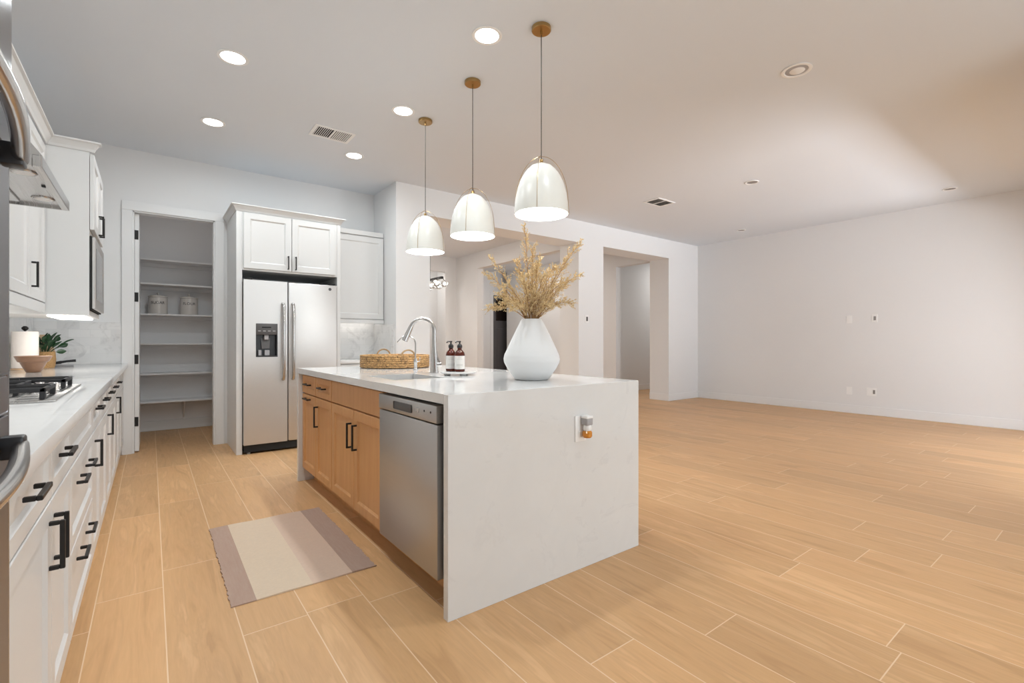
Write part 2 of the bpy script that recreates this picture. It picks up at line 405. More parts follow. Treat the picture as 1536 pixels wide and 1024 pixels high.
# pantry door casing
b = MB(); CW = 0.088
b.box(OX0-CW, OX0, YP-0.018, YP, 0, OH, 0.003, 1).box(OX1, OX1+CW, YP-0.018, YP, 0, OH, 0.003, 1).box(OX0-CW, OX1+CW, YP-0.018, YP, OH, OH+CW, 0.003, 1)
b.box(OX0, OX0+0.012, YP, YP+0.12, 0, OH).box(OX1-0.012, OX1, YP, YP+0.12, 0, OH).box(OX0, OX1, YP, YP+0.12, OH-0.012, OH)
struct(b, 'trim_1', M['trim'])
# the pantry door, swung open into the pantry so that its hinge edge faces the room
d = MB().box(OX0+0.014, OX0+0.05, YP+0.05, YP+0.72, 0.012, OH-0.016, 0.002, 1).out('door_1', M['trim'], loc=(OX0+0.03, YP+0.4, 0), kind='structure')
for z in (2.22, 1.585, 0.95, 0.315):
    hb = MB().box(OX0+0.013, OX0+0.044, YP+0.044, YP+0.05, z-0.047, z+0.047, 0.001, 1)
    hb.cyl((OX0+0.0125, YP+0.045, z-0.047), (OX0+0.0125, YP+0.045, z+0.047), 0.0055, 10); hb.out('hinge', M['black'], d)
# front door at the end of the foyer
d = MB().box(DX0+0.01, DX1-0.01, 10.91, 10.95, 0.01, DZ-0.01, 0.003, 1).out('door_2', M['door_dark'], loc=((DX0+DX1)/2, 10.93, 0), kind='structure')
g = MB().box(DX0+0.10, DX1-0.10, 10.902, 10.912, 1.72, DZ-0.12, 0.003, 1).out('window_pane', M['glass_dark'], d)
MB().box(DX0+0.14, DX1-0.14, 10.900, 10.911, 0.25, 1.5, 0.004, 1).out('raised_panel', M['door_dark'], d)
b = MB().box(DX0-0.09, DX0, 10.882, 10.899, 0, DZ).box(DX0-0.09, DX1+0.09, 10.882, 10.899, DZ, DZ+0.09).box(DX1, DX1+0.09, 10.882, 10.899, 0, DZ)
struct(b, 'trim_2', M['trim'])
# tiled backsplashes
struct(MB().box(XL, XL+0.008, 1.2, YP, 0.915, 1.378).box(XL, XL+0.008, 2.3, 3.26, 1.378, 1.90), 'trim_3', M['tile_y'])
struct(MB().box(XL+0.008, OX0-CW, YP-0.008, YP, 0.915, 1.322), 'trim_4', M['tile_x'])
struct(MB().box(1.70, 2.355, YP-0.008, YP, 0.915, 1.40), 'trim_5', M['tile_x'])
struct(MB().box(2.355, 2.363, 5.50, YP-0.008, 0.915, 1.34), 'trim_6', M['tile_y'])

# ------------------------------------------------------------------ pantry shelves and canisters
SH = [2.14, 1.845, 1.472, 1.112, 0.742, 0.400]
nth = ['topmost', 'second', 'third', 'fourth', 'fifth', 'lowest']
lab = ['bare topmost shelf at the back of the pantry', 'bare pantry shelf just above the one holding the canisters',
       'grey pantry shelf carrying the two lettered canisters', 'bare pantry shelf just below the one holding the canisters',
       'bare pantry shelf second from the floor', 'lowest pantry shelf, propped by a bracket near the floor']
proto = None
for z, lb in zip(SH, lab):
    if proto is None:
        proto = MB().box(XL+0.01, 0.718, 7.26, 7.558, z-0.02, z, 0.002, 1).out('pantry_shelf', M['pantry'], loc=(0.0, 7.4, z)); tag(proto, lb, 'shelf', 'shelves in the pantry')
        MB().box(XL+0.01, 0.718, 7.538, 7.558, z-0.065, z-0.02, 0.002, 1).out('cleat', M['pantry'], proto)
    else: copy_tree(proto, loc=(0.0, 7.4, z), label=lb)
br = MB().box(0.335, 0.355, 7.534, 7.559, 0.12, 0.379, 0.002, 1)
br.prism([(0.337, 7.534, 0.15), (0.337, 7.534, 0.335), (0.337, 7.40, 0.379), (0.337, 7.28, 0.379)], (0.016, 0, 0))
tag(br.out('shelf_bracket', M['pantry'], loc=(0.345, 7.54, 0.12)), 'small white bracket under the lowest pantry shelf', 'bracket')
def canister(x, y, z, word, label):
    t = thing('canister', (x, y, z), label, 'canister', 'canisters in the pantry')
    r, h = 0.098, 0.205
    MB().lathe([(0, 0), (r-0.006, 0), (r, 0.006), (r, h-0.012), (r-0.004, h)] + [(r-0.008, h), (0, h)], (x, y, z+0.0)).out('body', M['canister'], t)
    lid = MB().lathe([(r-0.002, h), (r+0.002, h+0.003), (r+0.002, h+0.016), (r-0.02, h+0.026), (0.02, h+0.032), (0, h+0.033)], (x, y, z)).out('lid', M['canister'], t)
    MB().lathe([(0.008, h+0.03), (0.009, h+0.04), (0.017, h+0.05), (0.012, h+0.06), (0, h+0.062)], (x, y, z), 20).out('knob', M['canister'], lid)
    me = text_mesh(word, 0.046); a0 = -PI/2 - 0.03
    for v in me.vertices:
        a = a0 + v.co.x/r; rr = r+0.0006+v.co.z
        v.co = Vector((rr*math.cos(a), rr*math.sin(a), 0.138+v.co.y))
    me.materials.append(M['inkblack']); o = bpy.data.objects.new('lettering', me); COL.objects.link(o); o.parent = t
canister(0.075, 7.385, SH[2], 'SUGAR', 'cream pantry canister lettered SUGAR, the left one of the two')
canister(0.395, 7.385, SH[2], 'FLOUR', 'cream pantry canister lettered FLOUR, the right one of the two')

# ------------------------------------------------------------------ refrigerator and its surround
FX0, FX1, FS, FY = 0.738, 1.652, 1.144, 5.385
t = thing('refrigerator', ((FX0+FX1)/2, 5.75, 0), 'stainless steel side-by-side refrigerator with an ice dispenser in the left door', 'refrigerator')
MB().box(FX0+0.008, FX1-0.006, FY+0.075, 6.12, 0.02, 1.745, 0.004, 1).out('body', M['gap'], t)
def fdoor(x0, x1, hole=None):
    b = MB()
    if hole is None: b.box(x0, x1, FY, FY+0.07, 0.095, 1.752, 0.012, 3)
    else:
        hx0, hx1, hz0, hz1 = hole
        b.box(x0, hx0, FY, FY+0.07, 0.095, 1.752, 0.0).box(hx1, x1, FY, FY+0.07, 0.095, 1.752).box(hx0, hx1, FY, FY+0.07, 0.095, hz0).box(hx0, hx1, FY, FY+0.07, hz1, 1.752)
    return b.out('door', M['steel'], t, smooth=hole is None)
hole = (0.846, 1.046, 0.975, 1.315)
dl = fdoor(FX0, FS-0.004, hole); dr = fdoor(FS+0.004, FX1)
for dd, x in ((dl, FS-0.047), (dr, FS+0.047)):
    hb = MB()
    hb.tube([(x, FY, 1.525), (x, FY-0.030, 1.520), (x, FY-0.047, 1.49), (x, FY-0.052, 1.30), (x, FY-0.052, 0.95), (x, FY-0.047, 0.775), (x, FY-0.030, 0.745), (x, FY, 0.74)], 0.0145, 12)
    hb.out('handle', M['chrome'], dd)
dp = MB().box(hole[0], hole[1], FY-0.006, FY+0.02, 1.20, hole[3], 0.004, 2).out('dispenser_panel', M['plategrey'], dl)
for i in range(4): MB().box(0.865+i*0.045, 0.89+i*0.045, FY-0.008, FY-0.004, 1.235, 1.243, 0.001, 1).out('button', M['greyplastic'], dp)
MB().box(0.90, 0.985, FY-0.0075, FY-0.004, 1.27, 1.282, 0.001, 1).out('display', M['gap'], dp)
rc = MB().box(hole[0], hole[0]+0.008, FY-0.003, FY+0.068, hole[2], 1.20).box(hole[1]-0.008, hole[1], FY-0.003, FY+0.068, hole[2], 1.20)
rc.box(hole[0], hole[1], FY+0.058, FY+0.069, hole[2], 1.20).box(hole[0], hole[1], FY-0.004, FY+0.068, hole[2], hole[2]+0.014).out('dispenser_recess', M['blackplastic'], dl)
MB().box(0.925, 0.965, FY+0.012, FY+0.045, 1.15, 1.20, 0.004, 1).out('spout', M['greyplastic'], dl)
MB().prism([(0.895, FY+0.05, 1.17), (0.985, FY+0.05, 1.17), (0.975, FY+0.028, 1.06), (0.905, FY+0.028, 1.06)], (0, 0.008, 0)).out('paddle', M['plategrey'], dl)
for x0_, x1_ in ((0.87, 0.90), (0.93, 0.975)): MB().box(x0_, x1_, FY+0.02, FY+0.058, 0.989, 1.045, 0.003, 1).out('drip_grille', M['greyplastic'], dl)
MB().cyl((1.572, FY+0.0005, 1.705), (1.572, FY-0.002, 1.705), 0.016, 24).out('badge', M['plategrey'], dr)
MB().box(FX0+0.005, FX1-0.005, FY+0.02, FY+0.074, 0.018, 0.088, 0.003, 1).out('toe_grille', M['gap'], t)
for x in (FX0+0.05, FX1-0.05): MB().cyl((x, FY+0.05, 0), (x, FY+0.05, 0.022), 0.018, 12).out('foot', M['greyplastic'], t)
for x in (FX0+0.05, FX1-0.05): MB().box(x-0.03, x+0.03, FY+0.005, FY+0.10, 1.753, 1.772, 0.004, 1).out('hinge_cover', M['gap'], t)

CY = 5.43
t = thing('refrigerator_cabinet', (1.19, 5.8, 0), 'white tall surround with two cabinet doors over the refrigerator', 'cabinet')
MB().box(0.679, 0.731, CY, YP-0.003, 0, 2.44, 0.002, 1).out('side_panel', M['cab'], t)
MB().box(1.662, 1.70, CY, YP-0.003, 0, 2.44, 0.002, 1).out('side_panel', M['cab'], t)
MB().box(0.731, 1.662, CY+0.002, YP-0.003, 1.85, 2.44, 0.002, 1).out('body', M['cab'], t)
for x0, x1, hx in ((0.742, 1.186, 1.152), (1.191, 1.640, 1.226)):
    dd = MB().shaker((x0, CY, 1.868), (x1-x0, 0, 0), (0, 0, 2.424-1.868), (0, -1, 0), rail=0.058).out('door', M['cab'], t)
    MB().pull((hx, CY-0.02, 1.955), (0, 0, 1), (0, -1, 0), 0.14, 0.032, 0.011).out('handle', M['black'], dd)
def crown_prof(z0, h, pr): return [(0.0, z0), (0.006, z0), (0.012, z0+h*0.25), (pr*0.7, z0+h*0.75), (pr, z0+h*0.85), (pr, z0+h), (0.0, z0+h)]
def crown(b, path, z0, h=0.062, pr=0.045):
    """path: list of (x, y) with outward normal to the right-hand side; mitred"""
    prof = crown_prof(z0, h, pr); n = len(path); rows = []
    for i, (x, y) in enumerate(path):
        def nrm(a, c):
            d = Vector((c[0]-a[0], c[1]-a[1])).normalized(); return Vector((d.y, -d.x))
        if i == 0: m = nrm(path[0], path[1])
        elif i == n-1: m = nrm(path[-2], path[-1])
        else:
            n1, n2 = nrm(path[i-1], path[i]), nrm(path[i], path[i+1]); m = (n1+n2)/(1+n1.dot(n2))
        rows.append([b.bm.verts.new((x+m.x*o, y+m.y*o, z)) for o, z in prof])
    k = len(prof)
    for i in range(n-1):
        for j in range(k): b.bm.faces.new((rows[i][j], rows[i][(j+1) % k], rows[i+1][(j+1) % k], rows[i+1][j]))
    b.bm.faces.new(rows[0][::-1]); b.bm.faces.new(rows[-1]); return b
crown(MB(), [(0.679, YP-0.02), (0.679, CY), (1.70, CY), (1.70, YP-0.02)], 2.438).out('crown_moulding', M['cab'], t, smooth=False)

# wall cabinet right of the refrigerator, with its counter below
UY = 5.815
t = thing('upper_cabinet', (2.03, 6.0, 1.40), 'white single-door wall cabinet hung between the refrigerator and the wall pier', 'cabinet')
MB().box(1.703, 2.360, UY, YP-0.003, 1.40, 2.44, 0.002, 1).out('body', M['cab'], t)
MB().shaker((1.72, UY, 1.412), (0.632, 0, 0), (0, 0, 2.425-1.412), (0, -1, 0), rail=0.06).out('door', M['cab'], t)
MB().box(1.703, 2.360, UY-0.018, UY+0.002, 1.355, 1.402, 0.002, 1).out('light_rail', M['cab'], t)
MB().box(1.748, 2.352, UY-0.02, UY+0.2, 2.441, 2.50, 0.004, 1).out('crown_moulding', M['cab'], t)
MB().box(1.78, 2.30, 6.02, 6.045, 1.388, 1.398, 0.002, 1).out('light_strip', M['strip'], t)
t = thing('base_cabinet', (2.03, 5.8, 0), 'white base cabinet standing against the wall pier behind the island', 'cabinet')
MB().box(1.703, 2.352, 5.53, YP-0.003, 0.1, 0.874, 0.002, 1).out('body', M['cab'], t)
MB().box(1.703, 2.352, 5.60, YP-0.003, 0, 0.1).out('toe_kick', M['cab'], t)
dd = MB().shaker((1.712, 5.53, 0.715), (0.632, 0, 0), (0, 0, 0.15), (0, -1, 0), rail=0.045).out('drawer', M['cab'], t)
MB().pull((2.03, 5.51, 0.79), (1, 0, 0), (0, -1, 0)).out('handle', M['black'], dd)
for x0, x1, hx in ((1.712, 2.025, 1.99), (2.031, 2.344, 2.065)):
    dd = MB().shaker((x0, 5.53, 0.115), (x1-x0, 0, 0), (0, 0, 0.59), (0, -1, 0)).out('door', M['cab'], t)
    MB().pull((hx, 5.51, 0.60), (0, 0, 1), (0, -1, 0)).out('handle', M['black'], dd)
tag(MB().box(1.703, 2.354, 5.50, YP-0.009, 0.876, 0.915, 0.003, 2).out('countertop', M['quartz'], loc=(2.03, 5.8, 0.876)), 'short white countertop between the refrigerator and the wall pier', 'countertop')

# ------------------------------------------------------------------ left run: oven tower, base cabinets, counter
CXF = -0.215           # door faces are CXF+0.02 carcass
tw = thing('oven_cabinet', (-0.53, 0.8, 0), 'white tall cabinet housing the wall oven at the near left edge', 'cabinet')
TX, TY0, TY1 = -0.222, 0.165, 1.205
OVZ0, OVZ1 = 0.30, 1.78
b = MB().box(XL+0.003, TX, TY0, TY0+0.02, 0.1, 2.44).box(XL+0.003, TX, TY1-0.02, TY1, 0.1, 2.44).box(XL+0.003, TX, TY0+0.02, TY1-0.02, 0.1, OVZ0-0.002).box(XL+0.003, TX, TY0+0.02, TY1-0.02, OVZ1+0.002, 2.44).box(XL+0.003, XL+0.02, TY0+0.02, TY1-0.02, OVZ0, OVZ1)
b.box(XL+0.003, TX, 1.05, TY1-0.02, OVZ0-0.002, OVZ1+0.002)
b.out('body', M['cab'], tw, smooth=False)
MB().box(XL+0.003, TX-0.07, TY0, TY1, 0, 0.1).out('toe_kick', M['cab'], tw)
for y0, y1, hy in ((TY0+0.004, 0.68, 0.645), (0.686, TY1-0.004, 0.72)):
    dd = MB().shaker((TX, y0, 1.80), (0, y1-y0, 0), (0, 0, 0.625), (1, 0, 0)).out('door', M['cab'], tw)
    MB().pull((TX+0.02, hy, 1.90), (0, 0, 1), (1, 0, 0)).out('handle', M['black'], dd)
dd = MB().shaker((TX, TY0+0.004, 0.115), (0, TY1-TY0-0.008, 0), (0, 0, 0.175), (1, 0, 0), rail=0.045).out('drawer', M['cab'], tw)
MB().pull((TX+0.02, 0.8, 0.22), (0, 1, 0), (1, 0, 0)).out('handle', M['black'], dd)
crown(MB(), [(TX, TY0), (TX, TY1), (-0.55, TY1)][::-1], 2.438).out('crown_moulding', M['cab'], tw, smooth=False) if False else None
ov = thing('wall_oven', (-0.5, 0.8, OVZ0), 'black stainless double wall oven with bowed steel handles at the left edge', 'oven')
OX = -0.166; OY0, OY1 = 0.27, 1.035
MB().box(-0.80, TX+0.002, OY0+0.01, OY1-0.01, OVZ0+0.004, OVZ1-0.004).out('body', M['gap'], ov)
def odoor(z0, z1, drop, name='door'):
    d = MB().box(OX-0.0035, OX, OY0+0.03, OY1-0.03, z0, z1, 0.0015, 2).out(name, M['ovensteel'], ov)
    MB().box(OX-0.001, OX+0.0015, OY0+0.10, OY1-0.10, z0+0.05, z1-0.075, 0.001, 1).out('window', M['oven'], d)
    zh = z1-drop
    pts = []
    for i in range(17):
        q = i/16; y = OY0+0.07+(OY1-OY0-0.14)*q; pts.append((OX+0.018+0.032*math.sin(PI*q), y, zh))
    MB().tube(pts, 0.0095, 12).out('handle', M['ovenhandle'], d)
    for y in (OY0+0.085, OY1-0.085): MB().box(OX, OX+0.026, y-0.013, y+0.013, zh-0.016, zh+0.016, 0.004, 2).out('handle_bracket', M['blackplastic'], d)
    return d
MB().box(TX+0.004, OX-0.004, OY0, OY1, OVZ0+0.005, OVZ1-0.006, 0.002, 1).out('frame', M['oven'], ov)
odoor(1.085, 1.405, 0.016); odoor(OVZ0+0.01, 1.022, 0.04)
MB().box(OX-0.0038, OX-0.001, OY0+0.03, OY1-0.03, 1.026, 1.081, 0.003, 1).out('vent_trim', M['ovensteel'], ov)
c = MB().box(OX-0.0035, OX, OY0+0.01, OY1-0.01, 1.411, OVZ1-0.01, 0.0015, 1).out('control_panel', M['oven'], ov)
MB().box(OX-0.001, OX+0.0012, 0.45, 0.68, 1.55, 1.65, 0.001, 1).out('display', M['gap'], c)

def unit(y0, y1, label, fronts, name='base_cabinet'):
    """white base cabinet on the left run; fronts: (kind, y0, y1, z0, z1, [handles (y, z, axis)])"""
    t = thing(name, (-0.55, (y0+y1)/2, 0), label, 'cabinet', 'white base cabinets along the left wall')
    MB().box(XL+0.003, CXF-0.02, y0+0.001, y1-0.001, 0.1, 0.873).out('body', M['cab'], t, smooth=False)
    MB().box(XL+0.003, CXF-0.095, y0+0.001, y1-0.001, 0, 0.1).out('toe_kick', M['cab'], t, smooth=False)
    for kind, a, e, z0, z1, hs in fronts:
        dd = MB().shaker((CXF-0.02, a, z0), (0, e-a, 0), (0, 0, z1-z0), (1, 0, 0), rail=0.058 if kind == 'door' else 0.042).out(kind, M['cab'], t)
        for hy, hz, ax in hs: MB().pull((CXF, hy, hz), ax, (1, 0, 0), 0.13, 0.032, 0.011).out('handle', M['black'], dd)
    return t
Vv, Hh = (0, 0, 1), (0, 1, 0); g = 0.004
DZ0, DZ1, ZT = 0.705, 0.862, 0.698
unit(1.21, 2.19, 'white base cabinet with two drawers over two doors, nearest the oven', [
    ('drawer', 1.216, 1.797-g, DZ0, DZ1, [(1.485, 0.795, Hh)]), ('drawer', 1.797, 2.186, DZ0, DZ1, [(1.985, 0.795, Hh)]),
    ('door', 1.216, 1.797-g, 0.112, ZT, [(1.755, 0.585, Vv)]), ('door', 1.797, 2.186, 0.112, ZT, [(1.835, 0.585, Vv)])])
unit(2.19, 2.95, 'white wide-drawer base cabinet beneath the gas cooktop', [
    ('drawer', 2.194, 2.946, DZ0, DZ1, []), ('drawer', 2.194, 2.946, 0.412, ZT, [(2.405, 0.615, Hh), (2.705, 0.615, Hh)]),
    ('drawer', 2.194, 2.946, 0.112, 0.405, [(2.405, 0.337, Hh), (2.705, 0.337, Hh)])])
unit(2.95, 3.37, 'narrow white base cabinet with one drawer over one door beyond the cooktop drawers', [
    ('drawer', 2.954, 3.366, DZ0, DZ1, [(3.16, 0.80, Hh)]), ('door', 2.954, 3.366, 0.112, ZT, [(3.055, 0.59, Vv)])])
unit(3.37, 4.29, 'white two-door base cabinet, fourth along the left run from the oven', [
    ('drawer', 3.374, 3.828, DZ0, DZ1, [(3.60, 0.80, Hh)]), ('drawer', 3.832, 4.286, DZ0, DZ1, [(4.06, 0.80, Hh)]),
    ('door', 3.374, 3.828, 0.112, ZT, []), ('door', 3.832, 4.286, 0.112, ZT, [(3.91, 0.61, Vv)])])
unit(4.29, 5.28, 'white two-door base cabinet under the microwave, fifth along the left run', [
    ('drawer', 4.294, 4.783, DZ0, DZ1, [(4.53, 0.80, Hh)]), ('drawer', 4.787, 5.276, DZ0, DZ1, [(5.03, 0.80, Hh)]),
    ('door', 4.294, 4.783, 0.112, ZT, []), ('door', 4.787, 5.276, 0.112, ZT, [(4.87, 0.63, Vv)])])
unit(5.28, YP-0.022, 'plain white base cabinet at the pantry end of the left run', [
    ('drawer', 5.284, YP-0.026, DZ0, DZ1, []), ('door', 5.284, 5.70, 0.112, ZT, []), ('door', 5.704, YP-0.026, 0.112, ZT, [])])
NX = -0.180
ct = MB().box(XL+0.009, NX, 1.208, YP-0.02, 0.875, 0.915, 0.003, 2).out('countertop', M['quartz'], loc=(-0.5, 3.6, 0.875))
tag(ct, 'long white quartz countertop along the left wall under the cooktop', 'countertop')

# gas cooktop
KY0, KY1, KX0, KX1 = 2.335, 3.115, -0.79, -0.268
t = thing('gas_cooktop', (-0.53, 2.72, 0.915), 'stainless gas cooktop with black cast iron grates set in the left counter', 'cooktop')
MB().box(KX0, KX1, KY0, KY1, 0.9152, 0.925, 0.004, 2).out('tray', M['hoodsteel'], t)
for gy0, gy1, fr in ((KY0+0.02, KY0+0.255, 0.03), (KY0+0.262, KY1-0.262, 0.135), (KY1-0.255, KY1-0.02, 0.03)):
    gx0, gx1 = KX0+0.03, KX1-fr; b = MB(); zt = 0.966; th = 0.011
    for y in (gy0, gy1-th): b.box(gx0, gx1, y, y+th, zt-0.016, zt, 0.002, 1)
    for x in (gx0, (gx0+gx1)/2-th/2, gx1-th): b.box(x, x+th, gy0, gy1, zt-0.016, zt, 0.002, 1)
    ym = (gy0+gy1)/2; b.box(gx0, gx0+0.09, ym-th/2, ym+th/2, zt-0.014, zt+0.002).box(gx1-0.09, gx1, ym-th/2, ym+th/2, zt-0.014, zt+0.002).box((gx0+gx1)/2-0.07, (gx0+gx1)/2+0.07, ym-th/2, ym+th/2, zt-0.014, zt+0.002)
    for x in (gx0, gx1-0.016):
        for y in (gy0, gy1-0.016): b.box(x, x+0.016, y, y+0.016, 0.925, zt-0.002, 0.002, 1)
    b.out('grate', M['iron'], t)
for bx_, by in ((-0.67, 2.48), (-0.46, 2.48), (-0.565, 2.725), (-0.67, 2.97), (-0.46, 2.97)):
    bo = MB().lathe([(0, 0.9255), (0.052, 0.9255), (0.05, 0.934), (0.04, 0.938), (0, 0.938)], (bx_, by, 0), 28).out('burner', M['chrome'], t)
    MB().lathe([(0, 0.938), (0.036, 0.938), (0.036, 0.945), (0.03, 0.948), (0, 0.948)], (bx_, by, 0), 28).out('burner_cap', M['iron'], bo)
for i in range(4):
    y = 2.63+i*0.066
    MB().lathe([(0, 0.9255), (0.021, 0.9255), (0.019, 0.93), (0.0165, 0.955), (0.014, 0.958), (0, 0.958)], (-0.325-0.05*(i % 2), y, 0), 24).out('knob', M['chrome'], t)

# range hood
HY0, HY1, HXF, HZ = 2.45, 3.19, -0.318, 1.772
t = thing('range_hood', (-0.59, 2.82, HZ), 'stainless under-cabinet range hood with two round lamps above the cooktop', 'range hood')
b = MB(); prof = [(XL+0.011, HZ+0.012), (HXF-0.004, HZ+0.012), (HXF-0.001, HZ+0.045), (-0.53, HZ+0.335), (XL+0.009, HZ+0.335)]
b.prism([(x, HY0+0.002, z) for x, z in prof], (0, HY1-HY0-0.004, 0)).out('canopy', M['hoodsteel'], t, smooth=False)
b = MB().box(HXF-0.028, HXF, HY0, HY1, HZ, HZ+0.044, 0.002, 1).box(XL+0.009, HXF-0.028, HY0, HY0+0.014, HZ, HZ+0.03).box(XL+0.009, HXF-0.028, HY1-0.014, HY1, HZ, HZ+0.03)
b.out('lip', M['hoodsteel'], t)
MB().box(-0.74, -0.48, HY0+0.06, HY1-0.06, HZ+0.004, HZ+0.0125, 0.002, 1).out('filter', M['chrome'], t)
for y in (2.60, 3.03):
    r_ = MB().ring((-0.39, y, HZ+0.011), 0.036, 0.005, 28, 8).out('lamp', M['chrome'], t)
    MB().cyl((-0.39, y, HZ+0.006), (-0.39, y, HZ+0.0118), 0.032, 24).out('lens', M['plate'], r_)
MB().box(-0.365, -0.352, 2.78, 2.80, HZ+0.006, HZ+0.0125, 0.002, 1).out('button', M['blackplastic'], t)

# wall cabinets of the left run
WX = -0.572
def wallcab(y0, y1, z0, label, doors, rail=True):
    t = thing('upper_cabinet', (-0.7, (y0+y1)/2, z0), label, 'cabinet', 'white wall cabinets on the left wall')
    MB().box(XL+0.009, WX, y0+0.001, y1-0.001, z0, 2.44).out('body', M['cab'], t, smooth=False)
    for a, e, hy in doors:
        dd = MB().shaker((WX, a, z0+0.01), (0, e-a, 0), (0, 0, 2.424-z0-0.01), (1, 0, 0)).out('door', M['cab'], t)
        if hy: MB().pull((WX+0.02, hy, z0+0.145), (0, 0, 1), (1, 0, 0), 0.15, 0.032, 0.011).out('handle', M['black'], dd)
    if rail:
        MB().box(WX, WX+0.018, y0+0.001, y1-0.001, z0-0.06, z0+0.004, 0.002, 1).out('light_rail', M['cab'], t)
        MB().box(-0.80, -0.775, y0+0.08, y1-0.08, z0-0.012, z0-0.001, 0.002, 1).out('light_strip', M['strip'], t)
    crown(MB(), [(WX+0.02, y1), (WX+0.02, y0)][::-1], 2.438).out('crown_moulding', M['cab'], t, smooth=False)
    return t
wallcab(1.21, 2.44, 1.378, 'white two-door wall cabinet between the oven and the range hood', [(1.214, 1.822, 1.78), (1.828, 2.436, 1.87)])
wallcab(2.44, 3.20, 2.11, 'short white wall cabinet directly over the range hood', [(2.444, 2.817, None), (2.823, 3.196, None)], False)
wallcab(3.20, 4.378, 1.378, 'white two-door wall cabinet between the range hood and the deep microwave cabinet', [(3.204, 3.826, None), (3.832, 4.374, 3.90)])
# deep cabinet with the built-in microwave
MX = -0.336; MY0, MY1 = 4.38, 5.17
t = thing('microwave_cabinet', (-0.6, 4.77, 1.312), 'deep white hanging cabinet that holds the microwave, its blank side facing the camera', 'cabinet')
b = MB().box(XL+0.009, MX, MY0, MY0+0.02, 1.312, 2.44).box(XL+0.009, MX, MY1-0.02, MY1, 1.312, 2.44).box(XL+0.009, MX, MY0+0.02, MY1-0.02, 1.312, 1.345).box(XL+0.009, MX, MY0+0.02, MY1-0.02, 1.87, 2.44).box(XL+0.009, XL+0.03, MY0+0.02, MY1-0.02, 1.345, 1.87)
b.out('body', M['cab'], t, smooth=False)
for y0, y1, hy in ((MY0+0.003, 4.772, 4.74), (4.778, MY1-0.003, 4.815)):
    dd = MB().shaker((MX+0.003, y0, 1.905), (0, y1-y0, 0), (0, 0, 2.425-1.905), (1, 0, 0), 0.022).out('door', M['cab'], t)
    MB().pull((MX+0.025, hy, 2.0), (0, 0, 1), (1, 0, 0), 0.15, 0.032, 0.011).out('handle', M['black'], dd)
crown(MB(), [(-0.555, MY0), (MX+0.02, MY0), (MX+0.02, MY0+0.012)], 2.438).out('crown_moulding', M['cab'], t, smooth=False)
MB().box(-0.56, -0.37, MY0+0.10, MY1-0.08, 1.302, 1.311, 0.002, 1).out('light_strip', M['strip'], t)
m = thing('microwave', (-0.55, 4.77, 1.347), 'built-in microwave with a pale steel face beyond the blank cabinet side', 'microwave')
MB().box(-0.82, MX-0.001, MY0+0.024, MY1-0.024, 1.347, 1.866).out('body', M['gap'], m)
MB().box(MX+0.001, MX+0.012, MY0+0.004, MY1-0.004, 1.352, 1.862, 0.002, 1).out('trim_kit', M['gap'], m)
dd = MB().box(MX+0.012, MX+0.030, MY0+0.012, MY1-0.012, 1.36, 1.855, 0.003, 1).out('door', M['steel'], m)
MB().box(MX+0.0295, MX+0.0315, MY0+0.09, MY1-0.20, 1.43, 1.79, 0.001, 1).out('window', M['oven'], dd)

# objects on the left counter
ZT_ = 0.9153
t = MB().lathe([(0, 0.0), (0.037, 0.0), (0.041, 0.004), (0.070, 0.070), (0.080, 0.074), (0.098, 0.112), (0.094, 0.115), (0.090, 0.112), (0.066, 0.07), (0.036, 0.014), (0, 0.012)], (-0.655, 4.70, ZT_), 48).out('wooden_bowl', M['bowlwood'], loc=(-0.655, 4.70, ZT_))
tag(t, 'brown turned wooden bowl on the left counter behind the cooktop', 'bowl')
px, py = -0.80, 5.40
px, py = -0.765, 5.16
t = thing('paper_towel_holder', (px, py, ZT_), 'paper towel roll on a stand with a dark finial behind the wooden bowl', 'paper towel')
st = MB().lathe([(0, 0), (0.078, 0), (0.08, 0.006), (0.076, 0.012), (0, 0.012)], (px, py, ZT_)).out('stand', M['board'], t)
MB().lathe([(0.02, 0.014), (0.074, 0.014), (0.0755, 0.02), (0.0755, 0.286), (0.074, 0.292), (0.02, 0.292)], (px, py, ZT_), 48, closed=True).out('roll', M['paper'], t)
MB().cyl((px, py, ZT_+0.01), (px, py, ZT_+0.305), 0.007, 12).out('rod', M['black'], t)
MB().lathe([(0, 0.298), (0.010, 0.300), (0.020, 0.312), (0.020, 0.322), (0.010, 0.333), (0, 0.335)], (px, py, ZT_), 24).out('finial', M['black'], t)
bx_, by = -0.70, 5.62
t = thing('cutting_board', (bx_-0.05, by+0.1, ZT_), 'tapered light wooden board leaning behind the paper towel roll', 'cutting board')
b = MB(); b.prism([(-0.79, 5.60, ZT_), (-0.655, 5.60, ZT_), (-0.655, 5.64, ZT_+0.14), (-0.695, 5.665, ZT_+0.275), (-0.75, 5.665, ZT_+0.275), (-0.79, 5.64, ZT_+0.14)], (0, 0.018, 0.0)); b.out('board', M['board'], t)
px, py = -0.69, 5.43
t = thing('potted_plant', (px, py, ZT_), 'leafy green plant in a straw-coloured woven pot beside the paper towel', 'plant')
pot = MB().lathe([(0, 0), (0.058, 0), (0.064, 0.02), (0.068, 0.07), (0.064, 0.125), (0.067, 0.132), (0.06, 0.133), (0.056, 0.11), (0, 0.11)], (px, py, ZT_), 36).out('pot', M['pot'], t)
random.seed(5)
lf = MB(); stm = MB()
